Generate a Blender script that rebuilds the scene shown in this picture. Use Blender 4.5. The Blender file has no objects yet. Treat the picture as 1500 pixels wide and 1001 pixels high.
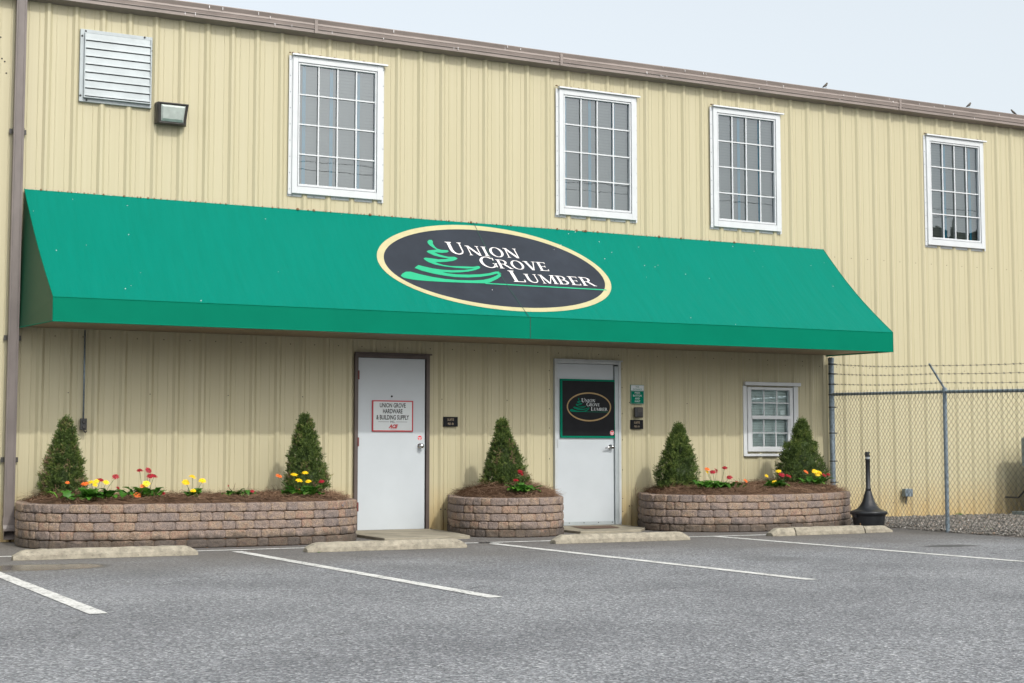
import bpy, bmesh, math, random
import numpy as np
from mathutils import Vector, Matrix, noise
from mathutils.geometry import tessellate_polygon
R = math.radians
random.seed(7); rng = np.random.default_rng(7)
SC = bpy.context.scene
COL = SC.collection

# ---------------------------------------------------------------- camera, sky, sun, exposure
cam_d = bpy.data.cameras.new('camera'); cam = bpy.data.objects.new('camera', cam_d); COL.objects.link(cam)
cam_d.sensor_width = 36; cam_d.lens = 2148.54 / 1500 * 36; cam_d.clip_start = .1; cam_d.clip_end = 2000
cam.location = (0, -17.0058, .9709)
cam.rotation_euler = (R(90) + .0760779, 0, -.457262)
SC.camera = cam
SUN_AZ, SUN_EL = 9, 42.2          # sun stands to the front right of the wall
w = bpy.data.worlds.new('World'); SC.world = w; w.use_nodes = True
nt = w.node_tree; bg = nt.nodes['Background']
sky = nt.nodes.new('ShaderNodeTexSky'); sky.sky_type = 'NISHITA'; sky.sun_disc = False
sky.sun_elevation = R(SUN_EL); sky.sun_rotation = R(180 - SUN_AZ)
sky.air_density = 1.0; sky.dust_density = 6.0; sky.ozone_density = 1.2; sky.altitude = 100
hs = nt.nodes.new('ShaderNodeHueSaturation'); hs.inputs['Saturation'].default_value = .40
nt.links.new(sky.outputs[0], hs.inputs['Color'])
veil = nt.nodes.new('ShaderNodeMix'); veil.data_type = 'RGBA'; veil.blend_type = 'ADD'; veil.inputs[0].default_value = 1   # thin high cloud over the whole sky
nt.links.new(hs.outputs[0], veil.inputs[6]); veil.inputs[7].default_value = (2.68, 2.93, 2.98, 1)
nt.links.new(veil.outputs[2], bg.inputs[0])
bg.inputs[1].default_value = .15
sun_d = bpy.data.lights.new('sun', 'SUN'); sun = bpy.data.objects.new('sun', sun_d); COL.objects.link(sun)
sun_d.energy = 2.0; sun_d.angle = R(1.2); sun_d.color = (1, .96, .89)
sun.rotation_euler = (R(90 - SUN_EL), 0, R(SUN_AZ))
sun.location = (8, -30, 30)
SC.view_settings.view_transform = 'Standard'; SC.view_settings.look = 'None'
SC.view_settings.exposure = 0.0; SC.view_settings.gamma = 1

# ---------------------------------------------------------------- materials
def new_mat(name):
    m = bpy.data.materials.new(name); m.use_nodes = True
    return m, m.node_tree, m.node_tree.nodes['Principled BSDF']
def N(nt, t, **kw):
    n = nt.nodes.new(t)
    for k, v in kw.items():
        if k in n.inputs.keys(): n.inputs[k].default_value = v
        else: setattr(n, k, v)
    return n
def coords(nt, scale=(1, 1, 1)):
    tc = N(nt, 'ShaderNodeTexCoord'); mp = N(nt, 'ShaderNodeMapping')
    mp.inputs['Scale'].default_value = scale
    nt.links.new(tc.outputs['Object'], mp.inputs['Vector']); return mp.outputs[0]
def ramp(nt, fac, stops):
    r = N(nt, 'ShaderNodeValToRGB'); e = r.color_ramp.elements
    while len(e) < len(stops): e.new(.5)
    for i, (p, c) in enumerate(stops):
        e[i].position = p; e[i].color = (*c, 1) if len(c) == 3 else c
    nt.links.new(fac, r.inputs[0]); return r.outputs[0]
def noise_n(nt, vec, scale, detail=3, rough=.5):
    n = N(nt, 'ShaderNodeTexNoise', Scale=scale, Detail=detail, Roughness=rough)
    nt.links.new(vec, n.inputs['Vector']); return n.outputs['Fac']
def mixc(nt, f, a, b, typ='MIX'):
    m = N(nt, 'ShaderNodeMix', data_type='RGBA', blend_type=typ)
    for s, v in ((m.inputs[0], f), (m.inputs[6], a), (m.inputs[7], b)):
        if hasattr(v, 'links'): nt.links.new(v, s)
        elif isinstance(v, (int, float)): s.default_value = v
        else: s.default_value = (*v, 1)
    return m.outputs[2]
def math_n(nt, op, a, b=0.0, clamp=False):
    m = N(nt, 'ShaderNodeMath', operation=op, use_clamp=clamp)
    for s, v in ((m.inputs[0], a), (m.inputs[1], b)):
        if hasattr(v, 'links'): nt.links.new(v, s)
        else: s.default_value = v
    return m.outputs[0]
def bump(nt, bs, h, strength=.3, dist=.01):
    b = N(nt, 'ShaderNodeBump', Strength=strength, Distance=dist)
    nt.links.new(h, b.inputs['Height']); nt.links.new(b.outputs[0], bs.inputs['Normal'])
def simple(name, c, rough=.6, metal=0, var=.12, vscale=6, bmp=0, bscale=60, spec=.5, stretch=(1, 1, 1)):
    m, nt, bs = new_mat(name)
    v = coords(nt, stretch); f = noise_n(nt, v, vscale, 4, .6)
    lo = tuple(max(0, x * (1 - var)) for x in c); hi = tuple(x * (1 + var) for x in c)
    nt.links.new(ramp(nt, f, [(.3, lo), (.7, hi)]), bs.inputs['Base Color'])
    bs.inputs['Roughness'].default_value = rough; bs.inputs['Metallic'].default_value = metal
    bs.inputs['Specular IOR Level'].default_value = spec
    if bmp: bump(nt, bs, noise_n(nt, v, bscale, 4, .6), bmp, .004)
    return m
M = {}
# cream painted steel: faint vertical streaks, warm dirt low on the wall
m, nt, bs = new_mat('cream_steel')
v = coords(nt, (7, 7, .10)); st = noise_n(nt, v, 3.0, 2, .5)
base = ramp(nt, st, [(.3, (.424, .386, .250)), (.72, (.450, .412, .275))])
v2 = coords(nt); big = noise_n(nt, v2, .6, 3, .5)
base = mixc(nt, math_n(nt, 'MULTIPLY', big, .25), base, (.47, .44, .31))
sep = N(nt, 'ShaderNodeSeparateXYZ'); nt.links.new(v2, sep.inputs[0])
n3 = noise_n(nt, coords(nt, (2, 2, .8)), 4, 4, .6)
low = math_n(nt, 'SUBTRACT', 1.0, math_n(nt, 'MULTIPLY', sep.outputs[2], 1.6), True)
base = mixc(nt, math_n(nt, 'MULTIPLY', math_n(nt, 'MULTIPLY', low, n3), 1.2, True), base, (.42, .27, .09))
nt.links.new(base, bs.inputs['Base Color']); bs.inputs['Roughness'].default_value = .42
wv = N(nt, 'ShaderNodeTexWave', Scale=11.0, Distortion=0.0); wv.bands_direction = 'X'; nt.links.new(v2, wv.inputs['Vector'])   # fine rolled striations
hh_ = math_n(nt, 'ADD', math_n(nt, 'MULTIPLY', wv.outputs['Fac'], .10), math_n(nt, 'MULTIPLY', noise_n(nt, coords(nt, (1, 1, .25)), 2.2, 2, .5), .8))
bump(nt, bs, hh_, .22, .010); bs.inputs['Specular IOR Level'].default_value = .35; M['cream'] = m
# asphalt
m, nt, bs = new_mat('asphalt')
v = coords(nt)
vor = N(nt, 'ShaderNodeTexVoronoi', Scale=80.0); nt.links.new(v, vor.inputs['Vector'])
sepc = N(nt, 'ShaderNodeSeparateColor'); nt.links.new(vor.outputs['Color'], sepc.inputs[0])
stone = ramp(nt, sepc.outputs[0], [(0, (.045, .047, .052)), (.40, (.120, .126, .136)), (.75, (.245, .255, .27)), (.93, (.44, .45, .46)), (1, (.65, .65, .65))])
fine = noise_n(nt, v, 30, 5, .75)
stone = mixc(nt, .50, stone, ramp(nt, fine, [(.35, (.050, .052, .056)), (.52, (.165, .170, .180)), (.68, (.42, .43, .44))]))
mott = noise_n(nt, v, .75, 4, .55)
stone = mixc(nt, .75, stone, ramp(nt, mott, [(.32, (.72, .72, .74)), (.68, (1.2, 1.2, 1.2))]), 'MULTIPLY')
sep = N(nt, 'ShaderNodeSeparateXYZ'); nt.links.new(v, sep.inputs[0])
# older, smoother brownish band close to the building
edge = math_n(nt, 'ADD', sep.outputs[1], math_n(nt, 'MULTIPLY', math_n(nt, 'SUBTRACT', noise_n(nt, v, .9, 3, .6), .5), 2.6))
band = ramp(nt, math_n(nt, 'MULTIPLY', math_n(nt, 'ADD', edge, 5.6), .33, True), [(0, (0, 0, 0)), (.9, (1, 1, 1))])
stone = mixc(nt, math_n(nt, 'MULTIPLY', band, .80), stone, ramp(nt, fine, [(.3, (.058, .051, .044)), (.7, (.150, .136, .120))]))
# hairline cracks, oil drips, a patched area
cv_ = N(nt, 'ShaderNodeTexVoronoi', Scale=.42, feature='DISTANCE_TO_EDGE')
wob_ = N(nt, 'ShaderNodeVectorMath', operation='ADD'); nt.links.new(v, wob_.inputs[0])
wn_ = N(nt, 'ShaderNodeTexNoise', Scale=2.2, Detail=5.0, Roughness=.65); nt.links.new(v, wn_.inputs['Vector']); ws_ = N(nt, 'ShaderNodeVectorMath', operation='SCALE'); ws_.inputs['Scale'].default_value = .9
nt.links.new(wn_.outputs['Color'], ws_.inputs[0]); nt.links.new(ws_.outputs[0], wob_.inputs[1]); nt.links.new(wob_.outputs[0], cv_.inputs['Vector'])
crk = math_n(nt, 'MULTIPLY', math_n(nt, 'LESS_THAN', cv_.outputs['Distance'], .0035), math_n(nt, 'GREATER_THAN', noise_n(nt, v, .5, 2, .5), .52))
stone = mixc(nt, math_n(nt, 'MULTIPLY', crk, .55), stone, (.04, .04, .042))
def blob(cx, cy, rx, ry, amt, col, sharp=4):
    global stone
    a = N(nt, 'ShaderNodeMapping'); a.inputs['Location'].default_value = (-cx, -cy, 0); nt.links.new(v, a.inputs[0])
    c = N(nt, 'ShaderNodeMapping'); c.inputs['Scale'].default_value = (1 / rx, 1 / ry, 1); nt.links.new(a.outputs[0], c.inputs[0])
    d = N(nt, 'ShaderNodeVectorMath', operation='LENGTH'); nt.links.new(c.outputs[0], d.inputs[0])
    k_ = math_n(nt, 'MULTIPLY', math_n(nt, 'SUBTRACT', 1.15, math_n(nt, 'ADD', d.outputs['Value'], math_n(nt, 'MULTIPLY', noise_n(nt, v, 7, 4, .65), .8))), sharp, True)
    stone = mixc(nt, math_n(nt, 'MULTIPLY', k_, amt), stone, col)
blob(11.0, -5.1, .55, .28, .8, (.035, .035, .036)); blob(8.2, -5.8, .5, .5, .35, (.05, .05, .05)); blob(4.9, -5.3, .6, .8, .30, (.05, .05, .052), 2); blob(2.6, -5.0, .7, .9, .30, (.05, .05, .052), 2)
blob(2.3, -6.5, 1.0, .8, .22, (.30, .31, .33), 1.5); blob(7.6, -4.2, .9, .5, .25, (.30, .30, .31), 1.5)
nt.links.new(stone, bs.inputs['Base Color'])
# wet patch by the downspout
vw = N(nt, 'ShaderNodeVectorMath', operation='DISTANCE'); mpw = N(nt, 'ShaderNodeMapping')
mpw.inputs['Location'].default_value = (-1.9, 3.9, 0); nt.links.new(v, mpw.inputs[0])
mpw2 = N(nt, 'ShaderNodeMapping'); mpw2.inputs['Scale'].default_value = (1 / 1.0, 1 / .65, 1); nt.links.new(mpw.outputs[0], mpw2.inputs[0])
nt.links.new(mpw2.outputs[0], vw.inputs[0]); vw.inputs[1].default_value = (0, 0, 0)
wet = math_n(nt, 'SUBTRACT', 1.05, math_n(nt, 'ADD', vw.outputs['Value'], math_n(nt, 'MULTIPLY', noise_n(nt, v, 2.6, 4, .6), .7)))
wet = math_n(nt, 'MULTIPLY', wet, 5, True)
stone2 = mixc(nt, math_n(nt, 'MULTIPLY', wet, .55), stone, (.035, .033, .03)); nt.links.new(stone2, bs.inputs['Base Color'])
rr = N(nt, 'ShaderNodeMapRange'); nt.links.new(wet, rr.inputs[0]); rr.inputs[3].default_value = .88; rr.inputs[4].default_value = .16
nt.links.new(rr.outputs[0], bs.inputs['Roughness'])
hgt = math_n(nt, 'ADD', vor.outputs['Distance'], fine)
b = N(nt, 'ShaderNodeBump', Distance=.006); nt.links.new(hgt, b.inputs['Height']); nt.links.new(b.outputs[0], bs.inputs['Normal'])
nt.links.new(math_n(nt, 'SUBTRACT', .8, math_n(nt, 'MULTIPLY', wet, .75)), b.inputs['Strength']); M['asphalt'] = m
# road paint, worn through to the asphalt
m, nt, bs = new_mat('road_paint')
v = coords(nt); f = noise_n(nt, v, 38, 5, .7); g = noise_n(nt, v, 5, 3, .6)
f2 = math_n(nt, 'ADD', f, math_n(nt, 'MULTIPLY', g, .5))
nt.links.new(ramp(nt, f2, [(.59, (.13, .13, .13)), (.70, (.50, .50, .48)), (.9, (.66, .66, .64))]), bs.inputs['Base Color'])
bs.inputs['Roughness'].default_value = .8; bump(nt, bs, f, .5, .004); M['paint'] = m
# split-face block
m, nt, bs = new_mat('tumbled_block')
at = N(nt, 'ShaderNodeAttribute', attribute_name='tone'); v = coords(nt)
n1 = noise_n(nt, v, 14, 4, .65); n2 = noise_n(nt, v, 90, 5, .7); n4 = noise_n(nt, v, 6, 3, .6)
tone = math_n(nt, 'ADD', math_n(nt, 'ADD', .12, math_n(nt, 'MULTIPLY', at.outputs['Fac'], .50)), math_n(nt, 'MULTIPLY', math_n(nt, 'SUBTRACT', n1, .42), 1.1))
c = ramp(nt, tone, [(.05, (.150, .125, .118)), (.25, (.205, .165, .145)), (.45, (.235, .180, .150)), (.6, (.270, .205, .150)), (.78, (.260, .165, .120)), (.93, (.150, .140, .148))])
c = mixc(nt, .85, c, ramp(nt, n2, [(.33, (.40, .40, .40)), (.5, (1, 1, 1)), (.68, (1.75, 1.7, 1.65))]), 'MULTIPLY')
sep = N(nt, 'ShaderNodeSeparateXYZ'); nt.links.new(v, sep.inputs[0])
damp_shade = math_n(nt, 'MULTIPLY', math_n(nt, 'SUBTRACT', math_n(nt, 'MULTIPLY', n4, .30), sep.outputs[2]), 16, True)  # damp foot of the blocks, deepened to paint in the contact shadow
c = mixc(nt, math_n(nt, 'MULTIPLY', damp_shade, .7), c, (.045, .038, .03))
nt.links.new(c, bs.inputs['Base Color']); bs.inputs['Roughness'].default_value = .92
bump(nt, bs, math_n(nt, 'ADD', n2, math_n(nt, 'MULTIPLY', n1, 1.0)), .9, .012); M['block'] = m
# foliage driven by per-sprig tone
def attr_mat(name, stops, rough=.6, trans=0.0, vs=20, noise_amt=.3, spec=.4):
    m, nt, bs = new_mat(name)
    at = N(nt, 'ShaderNodeAttribute', attribute_name='tone')
    nn = noise_n(nt, coords(nt), vs, 2, .5)
    t = math_n(nt, 'ADD', at.outputs['Fac'], math_n(nt, 'MULTIPLY', math_n(nt, 'SUBTRACT', nn, .5), noise_amt), True)
    c = ramp(nt, t, stops); nt.links.new(c, bs.inputs['Base Color']); bs.inputs['Roughness'].default_value = rough
    bs.inputs['Specular IOR Level'].default_value = spec
    if trans:
        tr = N(nt, 'ShaderNodeBsdfTranslucent'); nt.links.new(c, tr.inputs[0]); ms = N(nt, 'ShaderNodeMixShader'); ms.inputs[0].default_value = trans
        nt.links.new(bs.outputs[0], ms.inputs[1]); nt.links.new(tr.outputs[0], ms.inputs[2])
        nt.links.new(ms.outputs[0], nt.nodes['Material Output'].inputs[0])
    return m
M['spruce'] = attr_mat('spruce_needles', [(0, (.030, .052, .012)), (.35, (.062, .105, .022)), (.7, (.125, .185, .038)), (.9, (.20, .25, .06)), (1, (.24, .17, .10))], .6, .22, 9, .5)
M['straw'] = attr_mat('pine_straw', [(0, (.062, .034, .020)), (.5, (.150, .084, .048)), (1, (.31, .20, .125))], .75, 0, 8, .3)
M['leaf'] = attr_mat('flower_leaf', [(0, (.025, .085, .012)), (.6, (.06, .19, .02)), (1, (.13, .30, .035))], .45, .25, 30, .3)
M['gravel'] = attr_mat('gravel_stone', [(0, (.06, .056, .05)), (.4, (.15, .14, .125)), (.75, (.25, .235, .21)), (.9, (.24, .17, .12)), (1, (.45, .43, .40))], .85, 0, 60, .25)
M['soil'] = simple('soil', (.10, .055, .03), .95, bmp=.8)
M['green_vinyl'] = simple('green_vinyl', (.000, .150, .090), .5, var=.06, vscale=1.5, bmp=.03, bscale=300, spec=.04)
# vinyl streaks down the slope
m, nt, bs = new_mat('green_canopy'); v = coords(nt, (6, .6, .6))
f = noise_n(nt, v, 2.2, 4, .6); g = noise_n(nt, coords(nt), 260, 2, .5)
nt.links.new(ramp(nt, f, [(.3, (.000, .152, .108)), (.7, (.000, .164, .120))]), bs.inputs['Base Color'])
bs.inputs['Roughness'].default_value = .45; bs.inputs['Specular IOR Level'].default_value = .05
wr = noise_n(nt, coords(nt, (.9, .35, .35)), 1.6, 3, .5)
bump(nt, bs, math_n(nt, 'ADD', math_n(nt, 'MULTIPLY', wr, 3.0), math_n(nt, 'ADD', math_n(nt, 'MULTIPLY', f, .5), math_n(nt, 'MULTIPLY', g, .05))), .35, .03); M['canopy'] = m
M['side_vinyl'] = attr_mat('side_vinyl', [(0, (.03, .15, .08)), (1, (.05, .17, .09))], .35, .45, 3, .3)  # olive-tinted copy of the green vinyl; cream wall's reflection painted into it
M['emblem_grey'] = simple('emblem_charcoal', (.026, .032, .043), .5, var=.15, vscale=3, spec=.12)
M['emblem_cream'] = simple('emblem_cream', (.42, .388, .215), .5, var=.08)
M['emblem_mint'] = simple('emblem_mint', (.004, .34, .165), .5, var=.06)
M['emblem_white'] = simple('emblem_white', (.66, .64, .64), .5, var=.04)
M['seam'] = simple('seam_dark', (.004, .05, .035), .7)
M['soffit'] = simple('soffit_panel', (.24, .20, .135), .6, var=.1, vscale=2)
M['taupe'] = simple('taupe_metal', (.215, .180, .162), .45, var=.14, vscale=9, stretch=(.3, 1, 1))
M['taupe_pipe'] = simple('taupe_pipe', (.140, .120, .112), .5, var=.18, vscale=7, stretch=(1, 1, .3))
M['roof'] = simple('roof_metal', (.35, .34, .32), .4)
M['white'] = simple('white_vinyl', (.53, .555, .57), .45, var=.04)
M['white_door'] = simple('white_door_paint', (.435, .475, .505), .38, var=.035, vscale=2, bmp=.06, bscale=25)
M['grey_frame'] = simple('grey_painted_frame', (.42, .45, .46), .45, var=.08)
M['alu'] = simple('bare_aluminium', (.335, .375, .39), .45, metal=.15, var=.10, vscale=5)
M['galv'] = simple('galvanised_steel', (.20, .25, .29), .42, metal=.55, var=.28, vscale=22)
M['wire'] = simple('galvanised_wire', (.055, .06, .062), .55, metal=.3, var=.2)
M['chrome'] = simple('satin_chrome', (.62, .63, .64), .18, metal=1, var=.03)
M['brown_frame'] = simple('brown_door_frame', (.080, .062, .055), .5, var=.15)
M['dark'] = simple('dark_metal', (.025, .024, .024), .4, var=.2)
M['bronze'] = simple('bronze_housing', (.045, .042, .038), .42, var=.2, vscale=20)
M['lens'] = simple('frosted_lens', (.42, .47, .44), .18, var=.12, vscale=12, spec=.8)
M['plastic'] = simple('black_plastic', (.016, .018, .021), .38, var=.25, vscale=15, spec=.6)
M['concrete'] = simple('tan_concrete', (.275, .250, .195), .9, var=.30, vscale=14, bmp=.7, bscale=90)
nt = M['concrete'].node_tree; bs = nt.nodes['Principled BSDF']; old = bs.inputs['Base Color'].links[0].from_socket
v = coords(nt, (1, 1, 3)); k_ = ramp(nt, noise_n(nt, v, 5, 5, .7), [(.52, (0, 0, 0)), (.66, (1, 1, 1))]); k2_ = ramp(nt, noise_n(nt, v, 40, 3, .7), [(.60, (0, 0, 0)), (.68, (1, 1, 1))])
nt.links.new(mixc(nt, math_n(nt, 'MULTIPLY', k2_, .6), mixc(nt, math_n(nt, 'MULTIPLY', k_, .45), old, (.12, .10, .075)), (.07, .06, .05)), bs.inputs['Base Color'])   # tyre scuffs, pits and grime
M['pad'] = simple('concrete_slab', (.245, .222, .168), .9, var=.25, vscale=3, bmp=.4, bscale=120)
M['rust'] = simple('rust', (.16, .05, .02), .9, var=.3)
M['mud'] = simple('mud_dirt', (.17, .10, .05), .95, var=.4, vscale=50)
M['black_sign'] = simple('black_panel', (.010, .011, .013), .35, var=.15, spec=.12)
M['sign_green'] = simple('sign_green', (.000, .15, .09), .4, var=.04, spec=.05)
M['gold'] = simple('gold_paint', (.28, .19, .075), .5, var=.05)
M['red'] = simple('red_paint', (.40, .012, .020), .45, var=.08)
M['bark'] = simple('bark', (.10, .065, .04), .9, bmp=.6)
M['stem'] = simple('flower_stem', (.07, .12, .03), .5)
M['p_red'] = simple('petal_crimson', (.30, .006, .018), .5, var=.25, vscale=60)
M['p_yel'] = simple('petal_yellow', (.85, .58, .008), .5, var=.12, vscale=60)
M['p_org'] = simple('petal_orange', (.80, .17, .03), .5, var=.15, vscale=60)
M['p_cen'] = simple('flower_centre', (.10, .04, .01), .8)
M['p_cen_y'] = simple('flower_centre_yellow', (.55, .35, .01), .8)
M['blind'] = simple('blind_slat', (.20, .205, .190), .6, var=.06)
M['blind_w'] = simple('blind_slat_white', (.78, .84, .82), .6, var=.06)
M['tape'] = simple('blue_tape', (.02, .26, .42), .7, var=.06)
M['inside'] = simple('dark_interior', (.05, .05, .05), .9)
M['sign_white'] = simple('sign_white', (.52, .56, .57), .4, var=.03)
M['bird'] = simple('bird_feathers', (.09, .075, .06), .8, var=.5, vscale=60)
M['ac'] = simple('condenser_grey', (.10, .11, .115), .5, var=.1)
M['ac_light'] = simple('condenser_edge', (.16, .20, .21), .4, var=.1)
M['far_leaf'] = simple('far_leaves', (.05, .07, .03), .9, var=.5, vscale=1)
m, nt, bs = new_mat('window_glass')
tr = N(nt, 'ShaderNodeBsdfTransparent'); tr.inputs[0].default_value = (.80, .86, .86, 1)
gl = N(nt, 'ShaderNodeBsdfGlossy', Roughness=.01); gl.inputs[0].default_value = (.88, .95, 1, 1)
bp_ = N(nt, 'ShaderNodeBump', Strength=.02, Distance=.02); nt.links.new(noise_n(nt, coords(nt), 2.3, 2, .5), bp_.inputs['Height']); nt.links.new(bp_.outputs[0], gl.inputs['Normal'])
fr = N(nt, 'ShaderNodeFresnel', IOR=1.55); ms = N(nt, 'ShaderNodeMixShader')
nt.links.new(math_n(nt, 'MULTIPLY', fr.outputs[0], 3.2, True), ms.inputs[0])
nt.links.new(tr.outputs[0], ms.inputs[1]); nt.links.new(gl.outputs[0], ms.inputs[2])
nt.links.new(ms.outputs[0], nt.nodes['Material Output'].inputs[0]); M['glass'] = m

# ---------------------------------------------------------------- mesh helpers
class MB:
    def __init__(s): s.v = []; s.f = []; s.t = []
    def add(s, vs, fs, tone=.5):
        o = len(s.v); s.v.extend(map(tuple, vs)); s.f.extend([tuple(i + o for i in f) for f in fs]); s.t.extend([tone] * len(vs)); return s
    def box(s, x0, x1, y0, y1, z0, z1, tone=.5, M4=None):
        vs = [Vector(p) for p in [(x0, y0, z0), (x1, y0, z0), (x1, y1, z0), (x0, y1, z0), (x0, y0, z1), (x1, y0, z1), (x1, y1, z1), (x0, y1, z1)]]
        if M4: vs = [M4 @ p for p in vs]
        return s.add(vs, [(0, 3, 2, 1), (4, 5, 6, 7), (0, 1, 5, 4), (1, 2, 6, 5), (2, 3, 7, 6), (3, 0, 4, 7)], tone)
    def tube(s, pts, r, n=8, caps=True, tone=.5):
        pts = [Vector(p) for p in pts]; rs = r if isinstance(r, (list, tuple)) else [r] * len(pts)
        vs = []; prev = None
        for i, p in enumerate(pts):
            d = (pts[min(i + 1, len(pts) - 1)] - pts[max(i - 1, 0)])
            d = d.normalized() if d.length > 1e-9 else Vector((0, 0, 1))
            if prev is None:
                a = Vector((0, 0, 1)) if abs(d.z) < .9 else Vector((1, 0, 0)); u = d.cross(a).normalized()
            else: u = (prev - d * prev.dot(d)).normalized()
            prev = u; wv = d.cross(u)
            for k in range(n):
                a = 2 * math.pi * k / n; vs.append(p + (u * math.cos(a) + wv * math.sin(a)) * rs[i])
        fs = []
        for i in range(len(pts) - 1):
            for k in range(n):
                fs.append((i * n + k, i * n + (k + 1) % n, (i + 1) * n + (k + 1) % n, (i + 1) * n + k))
        if caps: fs.append(tuple(range(n))[::-1]); fs.append(tuple((len(pts) - 1) * n + k for k in range(n)))
        return s.add(vs, fs, tone)
    def lathe(s, prof, c=(0, 0, 0), n=32, ax='z', tone=.5):
        vs = []
        for r_, h in prof:
            for k in range(n):
                a = 2 * math.pi * k / n; x, y = r_ * math.cos(a), r_ * math.sin(a)
                vs.append((c[0] + x, c[1] + y, c[2] + h) if ax == 'z' else (c[0] + x, c[1] - h, c[2] + y))
        fs = [(i * n + k, i * n + (k + 1) % n, (i + 1) * n + (k + 1) % n, (i + 1) * n + k) for i in range(len(prof) - 1) for k in range(n)]
        fs += [tuple(range(n))[::-1], tuple((len(prof) - 1) * n + k for k in range(n))]
        if ax != 'z': fs = [f[::-1] for f in fs]
        return s.add(vs, fs, tone)
    def poly(s, pts2, fn, th=None):
        """flat polygon from 2-D outline, fn maps (u, v, w) to space; th gives thickness"""
        n = len(pts2); tri = tessellate_polygon([[Vector((a, b, 0)) for a, b in pts2]])
        vs = [fn(a, b, 0) for a, b in pts2]; fs = [tuple(t) for t in tri]
        if th:
            vs += [fn(a, b, -th) for a, b in pts2]; fs += [(i, (i + 1) % n, (i + 1) % n + n, i + n) for i in range(n)]
        return s.add(vs, fs)
    def build(s, name, mat, parent=None, bevel=0, smooth=False, attr=False, fix=True, loc=None):
        me = bpy.data.meshes.new(name)
        off = Vector(parent.matrix_world.translation) if parent else Vector((0, 0, 0))
        if parent:
            q = parent; off = Vector((0, 0, 0))
            while q: off += Vector(q.location); q = q.parent
        if loc: off = off + Vector(loc)
        me.from_pydata([(a - off.x, b - off.y, c - off.z) for a, b, c in s.v], [], s.f); me.update()
        if fix:
            bm = bmesh.new(); bm.from_mesh(me); bmesh.ops.recalc_face_normals(bm, faces=bm.faces[:]); bm.to_mesh(me); bm.free()
        if attr:
            a = me.attributes.new('tone', 'FLOAT', 'POINT'); a.data.foreach_set('value', s.t)
        if smooth:
            for p in me.polygons: p.use_smooth = True
        me.materials.append(M[mat] if isinstance(mat, str) else mat)
        o = bpy.data.objects.new(name, me); COL.objects.link(o)
        if parent: o.parent = parent
        if loc: o.location = loc
        if bevel:
            b = o.modifiers.new('bevel', 'BEVEL'); b.width = bevel; b.segments = 2; b.limit_method = 'ANGLE'
        return o
def tag(o, label=None, cat=None, group=None, kind=None):
    if label: o['label'] = label
    if cat: o['category'] = cat
    if group: o['group'] = group
    if kind: o['kind'] = kind
    return o
def empty(name, loc, label, cat, group=None):
    o = bpy.data.objects.new(name, None); COL.objects.link(o); o.location = loc; o.empty_display_size = .2
    return tag(o, label, cat, group)
def bx(name, mat, parent, *a, bevel=0): return MB().box(*a).build(name, mat, parent, bevel)
def text_mb(txt, fn, size=1, xs=1.0, bold=0.0, align='CENTER', th=.001, italic=0):
    c = bpy.data.curves.new('t', 'FONT'); c.body = txt; c.size = size; c.align_x = align; c.offset = bold; c.resolution_u = 3; c.shear = italic
    o = bpy.data.objects.new('t', c); COL.objects.link(o)
    dg = bpy.context.evaluated_depsgraph_get(); me = bpy.data.meshes.new_from_object(o.evaluated_get(dg))
    mb = MB(); mb.add([fn(v.co.x * xs, v.co.y, 0) for v in me.vertices], [tuple(p.vertices) for p in me.polygons])
    bpy.data.objects.remove(o); bpy.data.meshes.remove(me); bpy.data.curves.remove(c)
    return mb
def merge(mb, other): mb.add(other.v, other.f); return mb

# ---------------------------------------------------------------- ground
def sheet(name, mat, pts, z, kind='structure'):
    return tag(MB().add([(x, y, z) for x, y in pts], [tuple(range(len(pts)))]).build(name, mat), kind=kind)
g = sheet('parking_lot', 'asphalt', [(-250, -250), (280, -250), (280, 250), (-250, 250)], 0)
def line(x0, y0, x1, y1, w=.10):
    d = Vector((x1 - x0, y1 - y0)); n = int(d.length / .08) + 1; u = d.normalized(); p = Vector((-u.y, u.x))
    mb = MB(); vs = []
    for i in range(n + 1):
        c = Vector((x0, y0)) + d * (i / n)
        for s_ in (-1, 1):
            j = s_ * w / 2 * (1 + .10 * noise.noise(Vector((c.x * 9, c.y * 9, s_)))) if 0 < i < n else s_ * w / 2
            q = c + p * j; vs.append((q.x, q.y, .004))
    return tag(mb.add(vs, [(2 * i, 2 * i + 1, 2 * i + 3, 2 * i + 2) for i in range(n)]).build('painted_line', 'paint'), kind='structure')
line(1.45, -2.66, 1.72, -7.85, .11); line(4.02, -2.66, 4.31, -8.0, .11); line(6.83, -2.66, 7.09, -7.82, .11); line(9.76, -2.58, 10.02, -7.9, .11)
line(-1.2, -2.40, 6.9, -2.46, .10); line(6.75, -2.462, 12.3, -2.60, .10)
# doorsteps
def slab(pts, z, name, mat='pad'):
    n = len(pts); vs = [(x, y, 0) for x, y in pts] + [(x, y, z) for x, y in pts]
    fs = [tuple(range(n, 2 * n))] + [(i, (i + 1) % n, (i + 1) % n + n, i + n) for i in range(n)]
    return tag(MB().add(vs, fs).build(name, mat, bevel=.006), kind='structure')
slab([(5.95, -.0), (5.95, -1.72), (6.35, -1.78), (7.02, -1.66), (7.16, -.9), (7.22, 0)], .035, 'doorstep')
slab([(8.62, -.0), (8.62, -1.36), (8.95, -1.42), (9.52, -1.28), (9.82, -.9), (9.95, 0)], .030, 'doorstep')
sheet('door_mat', simple('worn_mat', (.10, .06, .04), .95, bmp=.5), [(8.9, -.95), (9.45, -.90), (9.62, -.35), (9.05, -.32)], .036)

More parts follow.
